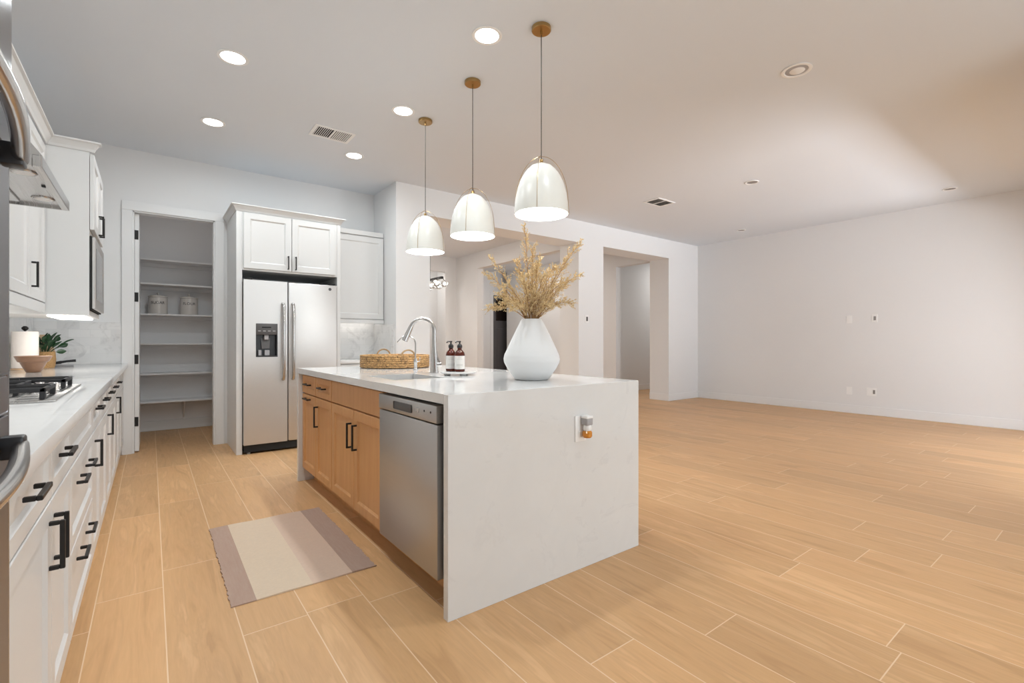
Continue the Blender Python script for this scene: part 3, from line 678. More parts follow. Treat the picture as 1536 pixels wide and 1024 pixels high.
for i in range(34):
    a = random.uniform(0, 2*PI); el = random.uniform(0.25, 1.35); L = random.uniform(0.05, 0.15)
    dirv = Vector((math.cos(a)*math.cos(el)+0.05, math.sin(a)*math.cos(el)*0.8-0.05, math.sin(el))).normalized()
    p0 = Vector((px, py, ZT_+0.11))+Vector((dirv.x*0.02, dirv.y*0.02, 0)); p1 = p0+dirv*L
    stm.tube([p0, p0.lerp(p1, 0.5)+Vector((0, 0, 0.01)), p1], 0.0018, 5)
    side = (Matrix.Rotation(random.uniform(-1.3, 1.3), 3, dirv) @ dirv.cross(Vector((0, 0, 1)))).normalized(); up = side.cross(dirv); ll, ww = random.uniform(0.055, 0.08), random.uniform(0.017, 0.024)
    rows = []
    for q, wq in ((0, 0.1), (0.25, 0.8), (0.55, 1.0), (0.8, 0.65), (1.0, 0.04)):
        cpt = p1+dirv*(ll*(q-0.25))-up*(0.018*q*q)
        rows.append([lf.bm.verts.new(cpt+side*(ww*wq*s_)+up*(0.006*abs(s_))) for s_ in (-1, 0, 1)]+[lf.bm.verts.new(cpt-up*0.0015)])
    for r0, r1 in zip(rows, rows[1:]):
        for k, k2 in ((0, 1), (1, 2), (2, 3), (3, 0)): lf.bm.faces.new((r0[k], r0[k2], r1[k2], r1[k]))
stm.out('stems', M['leaf'], t); lf.out('leaves', M['leaf'], t)
KD = 0.03
t = thing('kitchen_utensil', (-0.60-KD, 5.74, ZT_), 'long black-handled utensil lying low on the left counter right of the potted plant', 'utensil')
MB().box(-0.685-KD, -0.515-KD, 5.715, 5.765, ZT_, ZT_+0.012, 0.003, 1).out('rest', M['greyplastic'], t)
MB().prism([(-0.70-KD, 5.735, ZT_+0.0125), (-0.595-KD, 5.735, ZT_+0.020), (-0.595-KD, 5.735, ZT_+0.048), (-0.70-KD, 5.735, ZT_+0.022)], (0, 0.006, 0)).out('head', M['iron'], t)
MB().tube([(-0.60-KD, 5.738, ZT_+0.034), (-0.56-KD, 5.738, ZT_+0.042), (-0.50-KD, 5.738, ZT_+0.047)], 0.010, 10, rs=[0.011, 0.010, 0.012]).out('handle', M['blackplastic'], t)

# ------------------------------------------------------------------ island
AX, AY, AW, AL = 0.9522, 1.6824, 1.2048, 2.473
BX, BY = AX+AW, AY+AL; PT = 0.036; TT = 0.041; ZI = 0.915
SX0, SX1, SY0, SY1 = 1.085, 1.405, 2.515, 2.955
t = thing('island_countertop', ((AX+BX)/2, (AY+BY)/2, 0), 'white quartz waterfall countertop of the island', 'countertop')
b = MB().box(AX, SX0, AY+PT, BY-PT, ZI-TT, ZI).box(SX1, BX, AY+PT, BY-PT, ZI-TT, ZI).box(SX0, SX1, AY+PT, SY0, ZI-TT, ZI).box(SX0, SX1, SY1, BY-PT, ZI-TT, ZI)
b.out('top', M['quartz'], t, smooth=False)
for y0, y1 in ((AY, AY+PT), (BY-PT, BY)):
    MB().box(AX, BX, y0, y1, 0, ZI, 0.0015, 1).out('waterfall_panel', M['quartz'], t)
FXI = 0.984      # door face plane of the island, facing -X
def iunit(y0, y1, label, fronts):
    t = thing('island_cabinet', (1.3, (y0+y1)/2, 0), label, 'cabinet')
    b = MB().box(FXI+0.02, FXI+0.04, y0+0.001, y1-0.001, 0.1, 0.870).box(1.60, 1.62, y0+0.001, y1-0.001, 0.0, 0.870).box(FXI+0.04, 1.60, y0+0.001, y0+0.02, 0.1, 0.87).box(FXI+0.04, 1.60, y1-0.02, y1-0.001, 0.1, 0.87).box(FXI+0.04, 1.60, y0+0.02, y1-0.02, 0.1, 0.12)
    b.out('body', M['maple'], t, smooth=False)
    MB().box(FXI+0.09, FXI+0.11, y0+0.001, y1-0.001, 0, 0.1).out('toe_kick', M['maple'], t, smooth=False)
    for kind, a, e, z0, z1, hs in fronts:
        dd = MB().shaker((FXI+0.02, a, z0), (0, e-a, 0), (0, 0, z1-z0), (-1, 0, 0), rail=0.055 if kind == 'door' else 0.04, slab=(kind == 'false_front')).out(kind, M['maple'], t)
        for hy, hz, ax, L in hs: MB().pull((FXI, hy, hz), ax, (-1, 0, 0), L, 0.032, 0.0105).out('handle', M['black'], dd)
iunit(2.438, 3.335, 'maple sink cabinet of the island, two doors below a plain front', [
    ('false_front', 2.442, 3.330, 0.722, 0.862, []), ('door', 2.442, 2.884, 0.112, 0.712, [(2.838, 0.555, Vv, 0.155)]), ('door', 2.889, 3.330, 0.112, 0.712, [(2.935, 0.555, Vv, 0.155)])])
iunit(3.335, BY-PT-0.003, 'maple drawer and door cabinet at the far end of the island', [
    ('drawer', 3.340, 3.722, 0.722, 0.862, [(3.53, 0.795, Hh, 0.14)]), ('drawer', 3.727, BY-PT-0.006, 0.722, 0.862, [(3.92, 0.795, Hh, 0.14)]),
    ('door', 3.340, 3.722, 0.112, 0.712, [(3.668, 0.575, Vv, 0.155)]), ('door', 3.727, BY-PT-0.006, 0.112, 0.712, [(3.93, 0.682, Hh, 0.14)])])
t = thing('dishwasher', (1.25, 2.1, 0), 'grey stainless dishwasher built into the near end of the island', 'dishwasher')
MB().box(1.02, 1.60, AY+PT+0.003, 2.436, 0.1, 0.868).out('body', M['gap'], t)
DWX = 0.964
dd = MB().box(DWX, 1.018, 1.795, 2.432, 0.118, 0.776, 0.005, 2).out('door', M['steeldark'], t)
c = MB().box(DWX-0.004, 1.018, 1.795, 2.432, 0.781, 0.858, 0.006, 2).out('control_panel', M['steeldark'], t)
MB().box(DWX-0.0065, DWX-0.0035, 2.03, 2.23, 0.80, 0.838, 0.006, 2).out('pocket_handle', M['plategrey'], c)
MB().box(DWX-0.0062, DWX-0.0035, 1.955, 1.985, 0.812, 0.832, 0.002, 1).out('badge', M['chrome'], c)
for y in (1.905, 1.845): MB().cyl((DWX-0.0055, y, 0.825), (DWX-0.0035, y, 0.825), 0.005, 12).out('button', M['gap'], c)
MB().box(FXI+0.09, FXI+0.11, AY+PT+0.003, 2.436, 0.0, 0.0995).out('kick_plate', M['maple'], t)
# undermount sink
t = thing('sink', ((SX0+SX1)/2, (SY0+SY1)/2, 0.66), 'undermount stainless sink cut into the island top', 'sink')
b = MB(); q = 0.004
b.box(SX0-q-0.004, SX0-q, SY0-q, SY1+q, 0.66, ZI-TT-0.0005).box(SX1+q, SX1+q+0.004, SY0-q, SY1+q, 0.66, ZI-TT-0.0005).box(SX0-q, SX1+q, SY0-q-0.004, SY0-q, 0.66, ZI-TT-0.0005).box(SX0-q, SX1+q, SY1+q, SY1+q+0.004, 0.66, ZI-TT-0.0005).box(SX0-q-0.004, SX1+q+0.004, SY0-q-0.004, SY1+q+0.004, 0.656, 0.66)
b.out('basin', M['steelpan'], t, smooth=False)
MB().lathe([(0, 0.662), (0.042, 0.662), (0.045, 0.6605), (0.045, 0.66)], ((SX0+SX1)/2, (SY0+SY1)/2, 0), 28).out('drain', M['chrome'], t)
# faucets
def arc(p0, top, end, n=18): pass
fx, fy = 1.556, 2.938
t = thing('faucet', (fx, fy, ZI), 'tall brushed nickel gooseneck pull-down faucet at the island sink', 'faucet')
MB().lathe([(0, 0.0005), (0.031, 0.0005), (0.031, 0.006), (0.027, 0.03), (0.024, 0.085), (0.019, 0.13), (0.0155, 0.17), (0.0145, 0.2), (0, 0.2)], (fx, fy, ZI), 28).out('body', M['chrome'], t)
dv = Vector((-0.90, 0.43, 0)).normalized(); R_ = 0.080
pts = [Vector((fx, fy, ZI+0.19)), Vector((fx, fy, ZI+0.28))]
for i in range(15):
    a = PI*0.90*i/14; pts.append(Vector((fx, fy, ZI+0.292))+dv*(R_-R_*math.cos(a))+Vector((0, 0, R_*math.sin(a))))
MB().tube(pts, 0.0135, 14).out('spout', M['chrome'], t)
e0 = pts[-1]; ed = (pts[-1]-pts[-2]).normalized()
sh = MB().tube([e0-ed*0.004, e0+ed*0.02, e0+ed*0.085, e0+ed*0.105], 0.018, 16, rs=[0.0145, 0.0165, 0.0195, 0.0215]).out('spray_head', M['chrome'], t)
MB().tube([e0+ed*0.1035, e0+ed*0.1065], 0.017, 16).out('nozzle', M['plategrey'], sh)
lv = Vector((0.85, -0.5, 0)).normalized()
hb = MB().tube([Vector((fx, fy, ZI+0.055))+lv*0.015, Vector((fx, fy, ZI+0.058))+lv*0.05], 0.016, 14, rs=[0.019, 0.015])
hb.tube([Vector((fx, fy, ZI+0.06))+lv*0.042, Vector((fx, fy, ZI+0.115))+lv*0.020, Vector((fx, fy, ZI+0.15))+lv*0.016], 0.006, 10).out('lever', M['chrome'], t)
gx, gy = 1.60, 3.32
t = thing('water_filter_tap', (gx, gy, ZI), 'small slim gooseneck water tap behind the main faucet', 'faucet')
MB().lathe([(0, 0.0005), (0.020, 0.0005), (0.020, 0.005), (0.013, 0.012), (0.0125, 0.05), (0.015, 0.06), (0.012, 0.085), (0, 0.088)], (gx, gy, ZI), 24).out('body', M['chrome'], t)
dv = Vector((-0.87, 0.49, 0)).normalized(); R_ = 0.063
pts = [Vector((gx, gy, ZI+0.08)), Vector((gx, gy, ZI+0.19))]
for i in range(13):
    a = PI*0.80*i/12; pts.append(Vector((gx, gy, ZI+0.195))+dv*(R_-R_*math.cos(a))+Vector((0, 0, R_*math.sin(a))))
pts.append(pts[-1]+(pts[-1]-pts[-2]).normalized()*0.03)
MB().tube(pts, 0.0055, 10).out('spout', M['chrome'], t)
MB().tube([(gx, gy, ZI+0.062), Vector((gx, gy, ZI+0.066))+lv*0.03, Vector((gx, gy, ZI+0.10))+lv*0.034], 0.004, 8).out('lever', M['chrome'], t)
# rattan tray
tx, ty = 1.645, 3.80
t = thing('rattan_tray', (tx, ty, ZI), 'round woven rattan tray with two loop handles on the island', 'tray')
b = MB(); rT = 0.275
b.lathe([(0, 0.001), (rT-0.01, 0.001), (rT, 0.008), (rT+0.004, 0.05), (rT+0.006, 0.098), (rT, 0.106), (rT-0.010, 0.102), (rT-0.016, 0.05), (rT-0.018, 0.014), (0, 0.012)], (tx, ty, ZI), 64)
for k in range(6): b.ring((tx, ty, ZI+0.012+k*0.0172), rT+0.003, 0.0085, 64, 6)
b.out('basket', M['rattan'], t)
for s_ in (-1, 1):
    hd = Vector((0.03, 1.0, 0)).normalized()
    c0 = Vector((tx, ty, ZI+0.096))+hd*(s_*(rT-0.004)); tn = Vector((hd.y, -hd.x, 0))
    MB().tube([c0+tn*(0.058*math.cos(a))+Vector((0, 0, 0.052*math.sin(a))) for a in [PI*i/14 for i in range(15)]], 0.0065, 10).out('handle', M['canehandle'], t)
# marble riser with two soap bottles
rx, ry = 1.588, 2.668
t = thing('marble_riser', (rx, ry, ZI), 'round white marble riser under the soap bottles', 'riser')
MB().lathe([(0, 0.011), (0.109, 0.011), (0.114, 0.014), (0.114, 0.021), (0.110, 0.024), (0, 0.024)], (rx, ry, ZI), 48).out('plate', M['marble'], t)
for a in (0.4, 2.5, 4.6):
    q = Vector((rx+0.072*math.cos(a), ry+0.072*math.sin(a), ZI)); MB().lathe([(0, 0.0005), (0.02, 0.0005), (0.022, 0.006), (0.018, 0.0112), (0, 0.0112)], q, 20).out('foot', M['marble'], t)
def bottle(x, y, label):
    z = ZI+0.0245
    t = thing('soap_bottle', (x, y, z), label, 'soap bottle', 'amber soap bottles on the island')
    MB().lathe([(0, 0), (0.031, 0), (0.0335, 0.003), (0.0335, 0.105), (0.030, 0.120), (0.020, 0.133), (0.0135, 0.139), (0.0135, 0.150), (0, 0.150)], (x, y, z), 32).out('body', M['amber'], t)
    a0 = math.atan2(-y, -x) ; lb = MB(); nseg = 18
    for i in range(nseg):
        p = []
        for aa in (a0-1.25+2.5*i/nseg, a0-1.25+2.5*(i+1)/nseg): p.append((math.cos(aa), math.sin(aa)))
        R0, R1 = 0.0336, 0.0341
        for r_ in ((R1,),):
            pass
        vs = [lb.bm.verts.new((x+c_[0]*rr, y+c_[1]*rr, z+zz)) for rr in (R0, R1) for c_ in p for zz in (0.016, 0.100)]
        for f in ((4, 6, 7, 5), (0, 1, 3, 2), (0, 4, 5, 1), (2, 3, 7, 6), (1, 5, 7, 3), (0, 2, 6, 4)): lb.bm.faces.new([vs[k] for k in f])
    lab_ = lb.out('label', M['label'], t)
    for zz, hw in ((0.088, 0.35), (0.078, 0.5), (0.046, 0.62), (0.041, 0.62), (0.036, 0.62), (0.024, 0.4)):
        ib = MB()
        ib.tube([(x+math.cos(a0+hw*(q/6-1))*0.0342, y+math.sin(a0+hw*(q/6-1))*0.0342, z+zz) for q in range(13)], 0.0007, 4); ib.out('print_line', M['ink'], lab_)
    pm = MB().lathe([(0, 0.150), (0.0155, 0.150), (0.0165, 0.154), (0.0165, 0.166), (0.010, 0.174), (0.005, 0.176), (0.005, 0.186), (0.0085, 0.188), (0.0085, 0.195), (0, 0.195)], (x, y, z), 24)
    dv = Vector((-0.93, -0.36, 0)).normalized()
    pm.tube([Vector((x, y, z+0.191)), Vector((x, y, z+0.191))+dv*0.032, Vector((x, y, z+0.184))+dv*0.042], 0.0042, 8).out('pump', M['blackplastic'], t)
bottle(1.558, 2.712, 'amber soap bottle with black pump, left and partly behind its twin')
bottle(1.576, 2.632, 'amber soap bottle with black pump, right one in front of its twin')
# vase and dried branches
vx, vy = 1.725, 2.090
t = MB().lathe([(0, 0.0005), (0.090, 0.0005), (0.098, 0.005), (0.140, 0.065), (0.157, 0.098), (0.160, 0.118), (0.155, 0.142), (0.135, 0.185), (0.095, 0.268), (0.062, 0.335), (0.057, 0.343), (0.053, 0.342), (0.056, 0.332), (0.09, 0.262), (0.13, 0.18), (0.148, 0.13), (0.09, 0.02), (0, 0.012)], (vx, vy, ZI), 64).out('vase', M['ceramic'], loc=(vx, vy, ZI))
tag(t, 'large white matte teardrop vase holding dried branches on the island', 'vase')
FWD = Vector((math.sin(0.6488), math.cos(0.6488), 0)); RGT = Vector((math.cos(0.6488), -math.sin(0.6488), 0))
random.seed(11)
ZM = ZI+0.343
def branch(i, dr, dz, dd, label, heavy=1.0, start=0.30):
    m0 = Vector((vx, vy, ZM)); 
    base_ = Vector((vx, vy, ZI+0.10))+RGT*(dr*0.10)+FWD*(dd*0.1)
    nk = m0+RGT*max(-0.035, min(0.035, dr*0.16))+FWD*max(-0.035, min(0.035, dd*0.2))+Vector((0, 0, 0.0))
    tip = m0+RGT*dr+FWD*dd+Vector((0, 0, dz))
    ctrl = nk+(tip-nk)*0.5+Vector((0, 0, 0.05+0.10*abs(dr)))
    pts = [base_]
    for k in range(13):
        q = k/12; pts.append(nk*(1-q)**2+ctrl*(2*q*(1-q))+tip*q*q)
    o = MB().tube(pts, 0.002, 6, rs=[0.0026]*3+[0.0025-0.0015*(k/11) for k in range(11)]).out('dried_branch', M['stalk'], loc=nk)
    tag(o, label, 'dried branch', 'dried branches in the white vase')
    fl = MB(); tw = MB()
    L = (tip-nk).length; nb = int((14+L*66)*heavy)
    def grain(p, d, l, r):
        d = d.normalized(); u = d.orthogonal().normalized(); v = d.cross(u)
        a = fl.bm.verts.new(p); e = fl.bm.verts.new(p+d*l); ring = [fl.bm.verts.new(p+d*(l*0.45)+r*(math.cos(x)*u+math.sin(x)*v)) for x in (0, 2.1, 4.2)]
        for k in range(3): fl.bm.faces.new((a, ring[(k+1) % 3], ring[k])); fl.bm.faces.new((e, ring[k], ring[(k+1) % 3]))
    for n in range(nb):
        q = start+(1-start)*(n/nb)**0.9; q = min(q, 0.995)
        p = nk*(1-q)**2+ctrl*(2*q*(1-q))+tip*q*q
        tg = ((ctrl-nk)*(1-q)+(tip-ctrl)*q).normalized()
        rnd = Vector((random.gauss(0, 1), random.gauss(0, 1), random.gauss(0, 1))); side = (rnd-tg*rnd.dot(tg)).normalized()
        td = (tg*random.uniform(0.6, 1.2)+side*random.uniform(0.35, 0.8)).normalized(); tl = random.uniform(0.03, 0.085)*(1.15-0.6*q)
        tw.tube([p, p+td*tl], 0.0007, 3, cap=False)
        for g_ in range(13):
            s_ = random.uniform(0.2, 1.05); r2 = Vector((random.gauss(0, 1), random.gauss(0, 1), random.gauss(0, 1))).normalized()
            grain(p+td*tl*s_, td*0.8+r2*0.75, random.uniform(0.007, 0.014), random.uniform(0.0014, 0.0026))
    tw.out('twigs', M['stalk'], o); fl.out('seed_heads', M['straw'], o, smooth=False, kind='stuff')
shared = 'golden dried branch in the dense middle of the bunch in the white vase'
for i, (dr, dz, dd, lb, hv) in enumerate([
    (-0.040, 0.530, 0.00, 'tallest dried branch, rising straight up from the white vase', 0.8),
    (0.275, 0.430, -0.02, 'dried branch reaching highest to the right out of the white vase', 1.0),
    (-0.245, 0.355, 0.03, 'thin dried branch with a small tip reaching up left of the white vase', 0.55),
    (-0.265, 0.255, 0.00, 'dried branch spreading farthest left, at mid height over the vase', 0.9),
    (0.275, 0.255, 0.03, 'dried branch drooping far right at mid height over the vase', 0.9),
    (-0.245, 0.060, -0.03, 'lowest dried branch on the left, hanging beside the vase mouth', 1.1),
    (0.225, 0.085, -0.03, 'lowest dried branch on the right, hanging beside the vase mouth', 1.1),
    (0.005, 0.400, -0.03, shared, 1.3), (0.045, 0.350, 0.05, shared, 1.3), (-0.085, 0.325, 0.0, shared, 1.1), (0.130, 0.300, 0.03, shared, 1.2),
    (0.160, 0.190, -0.08, shared, 1.3), (-0.140, 0.180, -0.06, shared, 1.3), (0.06, 0.230, -0.13, shared, 1.3), (-0.05, 0.210, -0.13, shared, 1.3),
    (0.10, 0.130, 0.10, shared, 1.2), (-0.10, 0.120, 0.10, shared, 1.2), (0.00, 0.260, 0.08, shared, 1.2), (0.02, 0.13, -0.11, shared, 1.4), (-0.19, 0.14, 0.02, shared, 1.2), (0.2, 0.2, 0.02, shared, 1.2),
    (0.09, 0.06, -0.13, shared, 1.3), (-0.11, 0.06, -0.12, shared, 1.3), (0.14, 0.09, 0.0, shared, 1.3), (-0.06, 0.27, 0.05, shared, 1.2), (0.09, 0.25, -0.05, shared, 1.3), (0.03, 0.31, -0.07, shared, 1.2), (0.19, 0.32, 0.0, shared, 1.1), (-0.16, 0.09, -0.04, shared, 1.2)]):
    branch(i, dr, dz, dd, lb, hv*1.1, 0.03 if i > 6 else 0.2)
# outlet and plug-in freshener on the island end
PX, PZ = 1.700, 0.700
t = thing('power_outlet', (PX, AY, PZ), 'white outlet plate on the near end panel of the island', 'outlet')
MB().box(PX-0.038, PX+0.038, AY-0.006, AY-0.0002, PZ-0.064, PZ+0.064, 0.002, 2).out('plate', M['plate'], t)
MB().box(PX-0.017, PX+0.017, AY-0.008, AY-0.0055, PZ-0.045, PZ-0.012, 0.002, 1).out('socket', M['plate'], t)
t = thing('plug_in_freshener', (PX+0.014, AY-0.03, PZ), 'white plug-in air freshener with amber oil on the island outlet', 'air freshener')
fxx, fyy = PX+0.016, AY-0.032
MB().box(fxx-0.020, fxx+0.024, AY-0.052, AY-0.0065, PZ+0.018, PZ+0.062, 0.007, 3).out('housing', M['greyplastic'], t)  # grey puts the shade under the cap into the colour
MB().box(fxx-0.021, fxx+0.025, AY-0.053, AY-0.0065, PZ+0.05, PZ+0.066, 0.006, 3).out('cap', M['plate'], t)
MB().lathe([(0, -0.008), (0.018, -0.008), (0.021, 0.0), (0.019, 0.018), (0.014, 0.026), (0, 0.026)], (fxx+0.002, fyy, PZ), 24).out('collar', M['plate'], t)
MB().lathe([(0, -0.043), (0.019, -0.043), (0.024, -0.036), (0.024, -0.016), (0.018, -0.008), (0, -0.008)], (fxx+0.002, fyy, PZ), 28).out('oil_bottle', M['orange'], t)

# ------------------------------------------------------------------ rug
t = MB(); rx0, rx1, ry0, ry1 = -0.315, 0.315, -0.525, 0.525
random.seed(3)
nx, ny = 40, 66; grid = []
for i in range(nx+1):
    row = []
    for j in range(ny+1):
        x = rx0+(rx1-rx0)*i/nx; y = ry0+(ry1-ry0)*j/ny
        if i in (0, nx): x += random.uniform(-0.004, 0.004)
        z = 0.0062+0.0012*math.sin(x*21+y*5)*math.sin(y*9)
        row.append((x, y, z))
    grid.append(row)
top = [[t.bm.verts.new(p) for p in r_] for r_ in grid]; bot = [[t.bm.verts.new((p[0], p[1], 0.0006)) for p in r_] for r_ in grid]
for i in range(nx):
    for j in range(ny):
        t.bm.faces.new((top[i][j], top[i+1][j], top[i+1][j+1], top[i][j+1])); t.bm.faces.new((bot[i][j], bot[i][j+1], bot[i+1][j+1], bot[i+1][j]))
for j in range(ny):
    for i in (0, nx): t.bm.faces.new((top[i][j], bot[i][j], bot[i][j+1], top[i][j+1]))
for i in range(nx):
    for j in (0, ny): t.bm.faces.new((top[i][j], bot[i][j], bot[i+1][j], top[i+1][j]))
o = t.out('rug', M['rug']); o.location = (0.592, 2.852, 0); o.rotation_euler = (0, 0, math.radians(-0.4))
tag(o, 'small woven rug in beige and dusty mauve stripes on the kitchen floor', 'rug')

# ------------------------------------------------------------------ pendants and ceiling lights
t = thing('pendant_light', (1.921, 2.234, ZC), 'nearest and largest-looking of the three white dome pendants over the island', 'pendant light', 'pendants over the island')
lx, ly = 1.921, 2.234
zr, zt = 1.915, 2.235
MB().lathe([(0, 0), (0.056, 0), (0.06, -0.004), (0.06, -0.022), (0.056, -0.026), (0, -0.026)], (lx, ly, ZC), 36).out('canopy', M['brass'], t)
MB().cyl((lx, ly, ZC-0.026), (lx, ly, ZC-0.05), 0.007, 12).out('cord_grip', M['brass'], t)
MB().cyl((lx, ly, ZC-0.04), (lx, ly, zt+0.012), 0.0028, 8).out('cord', M['cord'], t)
RS = 0.166; hS = zt-zr
prof = []
for i in range(15):
    q = i/14; z = zr+hS*q*0.985; r = RS*(1-q**2.2)**0.5 if q < 1 else 0.012
    prof.append((max(r, 0.014), z))
inner = [(max(r-0.004, 0.010), z-0.002) for r, z in prof[::-1]]; inner[-1] = (RS-0.003, zr)
MB().lathe(prof+inner, (lx, ly, 0), 64, closed=True).out('shade', M['shade'], t)
cap = MB().lathe([(0, zt+0.018), (0.010, zt+0.016), (0.012, zt-0.002), (0.018, zt-0.012), (0, zt-0.012)], (lx, ly, 0), 20).out('socket_cap', M['brass'], t)
for k in range(2):
    az = math.radians(-(90-40.7))+PI/2*k+PI; dvec = Vector((math.cos(az), math.sin(az), 0)); pts = []
    for i in range(41):
        q = -1+2*i/40; zz = abs(q)
        r = (RS+0.004)*q; z = zr+(hS*1.11)*max(0.0, 1-abs(q)**2)**(1/2.2)
        pts.append(Vector((lx, ly, z))+dvec*r)
    MB().tube(pts, 0.0014, 6).out('wire_bow', M['brass'], t)
MB().ring((lx, ly, zr), RS-0.001, 0.0025, 64, 6).out('rim', M['shade'], t)
MB().lathe([(0, 0), (0.022, 0.004), (0.034, 0.022), (0.034, 0.038), (0.022, 0.06), (0.014, 0.085), (0, 0.086)], (lx, ly, 2.03), 24).out('bulb', M['bulb'], t)
pl = bpy.data.lights.new('pendant_glow', 'POINT'); pl.energy = 8; pl.color = (0.96, 0.98, 1.0); pl.shadow_soft_size = 0.05
po = bpy.data.objects.new('lamp_light', pl); COL.objects.link(po); po.parent = t; po.location = (0, 0, 1.985-ZC)
copy_tree(t, (1.912, 3.006, ZC), label='middle one of the three white dome pendants over the island')
copy_tree(t, (1.916, 3.781, ZC), label='farthest of the three white dome pendants, nearest the refrigerator')

def rlight(x, y, label, power):
    t = thing('recessed_light', (x, y, ZC), label, 'recessed light', 'lit kitchen downlights')
    MB().lathe([(0.072, -0.001), (0.094, -0.001), (0.096, -0.003), (0.094, -0.006), (0.078, -0.007), (0.072, -0.004)], (x, y, ZC), 40, closed=True).out('trim_ring', M['plate'], t)
    MB().cyl((x, y, ZC-0.0005), (x, y, ZC-0.005), 0.076, 36).out('lens', M['lens'], t)
    l = bpy.data.lights.new('downlight', 'AREA'); l.shape = 'DISK'; l.size = 0.14; l.energy = power; l.color = (0.89, 0.965, 1.0); l.spread = math.radians(176)
    o = bpy.data.objects.new('lamp_light', l); COL.objects.link(o); o.parent = t; o.location = (0, 0, -0.009)
    return t
PW_ = 5.8
r0 = rlight(0.448, 3.740, 'lit ceiling downlight nearest above the rug, upper left of the ceiling vent', PW_)
for x, y, lb in ((0.440, 4.948, 'lit ceiling downlight in front of the pantry door'),
                 (1.690, 4.946, 'lit ceiling downlight in front of the refrigerator, right beside the vent'),
                 (1.690, 3.740, 'lit ceiling downlight just left of the farthest pendant canopy'),
                 (1.697, 2.500, 'lit ceiling downlight between the two nearest pendant canopies')):
    copy_tree(r0, (x, y, ZC), label=lb)
for x, y, lb in ((0.445, 2.50, 'lit ceiling downlight over the near half of the rug, above the frame'), (0.445, 1.26, 'lit ceiling downlight over the oven end of the aisle, above the frame'), (1.695, 1.26, 'lit ceiling downlight in front of the island end panel, above the frame')):
    copy_tree(r0, (x, y, ZC), label=lb)
def off(x, y, r, label, gimbal=False):
    t = thing('recessed_light', (x, y, ZC), label, 'recessed light', 'unlit downlights of the great room')
    MB().lathe([(r*0.74, -0.001), (r*0.98, -0.001), (r, -0.003), (r*0.98, -0.007), (r*0.80, -0.008), (r*0.74, -0.003)], (x, y, ZC), 40, closed=True).out('trim_ring', M['plate'], t)
    o = MB().cyl((x, y, ZC-0.0004), (x, y, ZC-0.0035), r*0.76, 36).out('lens', M['greyplastic'] if gimbal else M['slot'], t)
    if gimbal: MB().lathe([(0, -0.012), (r*0.4, -0.010), (r*0.5, -0.0036), (0, -0.0036)], (x+0.01, y, ZC), 28).out('eyeball', M['plate'], t)
off(3.675, 1.484, 0.098, 'largest unlit round downlight in the great room ceiling', True)
off(5.82, 2.852, 0.078, 'unlit ceiling downlight in the bright patch of the great room ceiling')
off(8.073, 1.460, 0.075, 'unlit ceiling downlight near the right wall at the picture edge')
off(8.175, 4.190, 0.075, 'unlit ceiling downlight near the far corner of the great room')

def vent(x, y, wx, wy, label, nsl):
    t = thing('ceiling_vent', (x, y, ZC), label, 'vent')
    MB().box(x-wx/2+0.02, x+wx/2-0.02, y-wy/2+0.02, y+wy/2-0.02, ZC-0.002, ZC-0.0005).out('backing', M['gap'], t)
    b = MB(); e = 0.028
    b.box(x-wx/2, x+wx/2, y-wy/2, y-wy/2+e, ZC-0.009, ZC-0.0005, 0.002, 1).box(x-wx/2, x+wx/2, y+wy/2-e, y+wy/2, ZC-0.009, ZC-0.0005, 0.002, 1).box(x-wx/2, x-wx/2+e, y-wy/2+e, y+wy/2-e, ZC-0.009, ZC-0.0005).box(x+wx/2-e, x+wx/2, y-wy/2+e, y+wy/2-e, ZC-0.009, ZC-0.0005)
    b.box(x-0.008, x+0.008, y-wy/2+e, y+wy/2-e, ZC-0.009, ZC-0.002).out('frame', M['plate'], t)
    sl = MB()
    for half in (-1, 1):
        for k in range(nsl):
            cx = x+half*(0.018+(k+0.5)*(wx/2-e-0.018)/nsl); w_ = 0.017
            sl.prism([(cx-w_*0.5-half*0.003, y-wy/2+e, ZC-0.0085), (cx-w_*0.5-half*0.003+0.0015, y-wy/2+e, ZC-0.0085), (cx+w_*0.3, y-wy/2+e, ZC-0.0022), (cx+w_*0.3-0.0015, y-wy/2+e, ZC-0.0022)], (0, wy-2*e, 0))
    sl.out('louvers', M['plate'], t)
vent(1.350, 4.555, 0.36, 0.26, 'white louvred ceiling vent over the kitchen aisle', 8)
vent(5.63, 4.04, 0.38, 0.26, 'white ceiling vent in the great room ceiling before the back wall', 8)

# ------------------------------------------------------------------ plates on the walls
def wplate(kind, c, axis, w_, h_, label, inner):
    cat = 'switch' if kind.endswith('switch') else 'outlet'
    t = thing(kind, c, label, cat); x, y, z = c
    def bx(a0, a1, z0, z1, d0, d1, name, m, par):
        if axis == 'y': MB().box(x+a0, x+a1, y-d1, y-d0, z+z0, z+z1, 0.001, 1).out(name, m, par)
        else: MB().box(x-d1, x-d0, y+a0, y+a1, z+z0, z+z1, 0.001, 1).out(name, m, par)
    bx(-w_/2, w_/2, -h_/2, h_/2, 0.0004, 0.006, 'plate', M['plate'], t)
    for a0, a1, z0, z1, m in inner: bx(a0, a1, z0, z1, 0.0055, 0.0085, 'socket', m, t)
wplate('wall_switch', (5.645, YB, 1.500), 'y', 0.085, 0.12, 'white switch plate with a dark rocker on the pier right of the vase', [(-0.018, 0.02, -0.035, 0.035, M['plategrey'])])
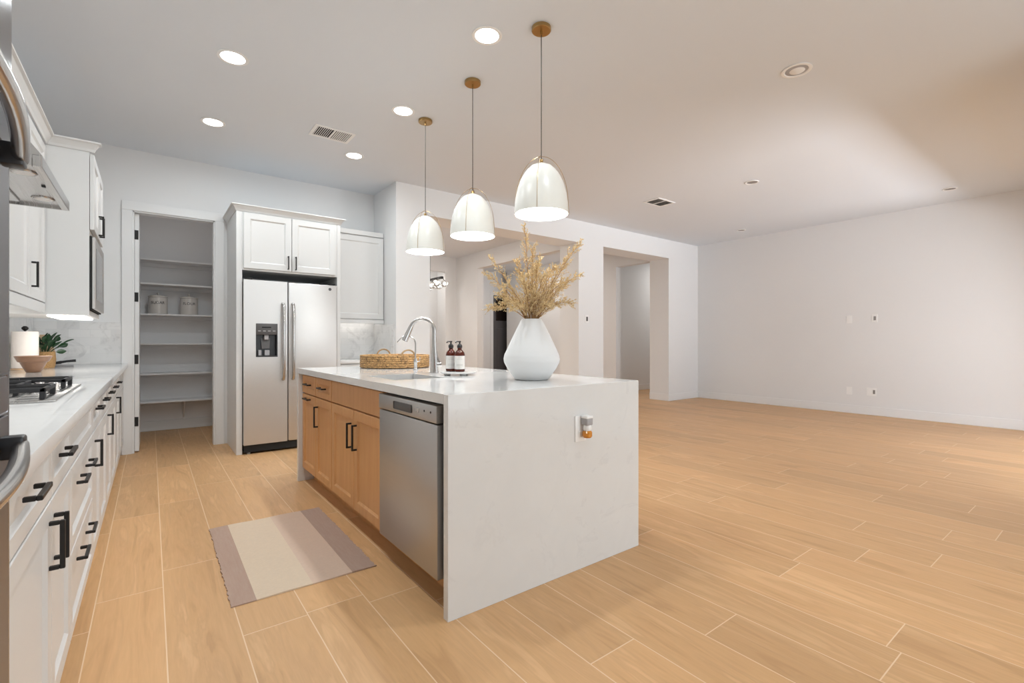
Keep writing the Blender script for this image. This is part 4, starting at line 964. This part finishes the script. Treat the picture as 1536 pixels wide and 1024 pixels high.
wplate('wall_plate', (XR, 2.80, 1.485), 'x', 0.075, 0.12, 'plain white wall plate, upper left of the pair high on the right wall', [(-0.022, 0.018, -0.035, 0.035, M['plate'])])
wplate('wall_outlet', (XR, 2.465, 1.490), 'x', 0.075, 0.12, 'white outlet with a dark socket, upper right of the pair high on the right wall', [(-0.016, 0.014, -0.03, 0.03, M['slot'])])
wplate('wall_outlet', (XR, 2.505, 0.358), 'x', 0.125, 0.12, 'double outlet with dark sockets low on the right wall near the baseboard', [(-0.045, -0.018, -0.03, 0.03, M['slot']), (0.012, 0.042, -0.03, 0.03, M['plate'])])
wplate('wall_plate', (XR, 2.80, 0.352), 'x', 0.075, 0.12, 'plain white wall plate low on the right wall, left of the double outlet', [(-0.018, 0.018, -0.03, 0.03, M['plate'])])

# ------------------------------------------------------------------ dining chandelier
cx, cy, cz = 4.0, 7.72, 2.235
t = thing('chandelier', (cx, cy, ZC), 'black linear chandelier with clear glass globes in the dining room beyond', 'chandelier')
MB().cyl((cx, cy, ZC), (cx, cy, ZC-0.03), 0.07, 24).out('canopy', M['black'], t)
MB().cyl((cx, cy, ZC-0.03), (cx, cy, cz), 0.010, 10).out('rod', M['black'], t)
MB().box(cx-0.025, cx+0.025, cy-0.46, cy+0.46, cz-0.02, cz+0.02, 0.003, 1).out('bar', M['black'], t)
for k in range(5):
    for s_ in (-1, 1):
        q = Vector((cx+s_*0.075, cy-0.40+k*0.2, cz-0.10-0.02*(k % 2)))
        g_ = MB().lathe([(0.012, 0.062)] + [(0.062*math.sin(a), 0.062*math.cos(a)) for a in [0.25+(PI-0.25)*i/12 for i in range(12)]] + [(0, -0.062)], q, 20)
        g_ = g_.out('globe', M['globeglass'], t)
        MB().lathe([(0, -0.02), (0.014, -0.012), (0.017, 0.0), (0.014, 0.012), (0.008, 0.025), (0, 0.026)], q, 12).out('bulb', M['globe'], g_)
        MB().tube([q+Vector((0, 0, 0.05)), q+Vector((-s_*0.02, 0, 0.085)), (cx+s_*0.02, q.y, cz)], 0.006, 6).out('arm', M['black'], g_)
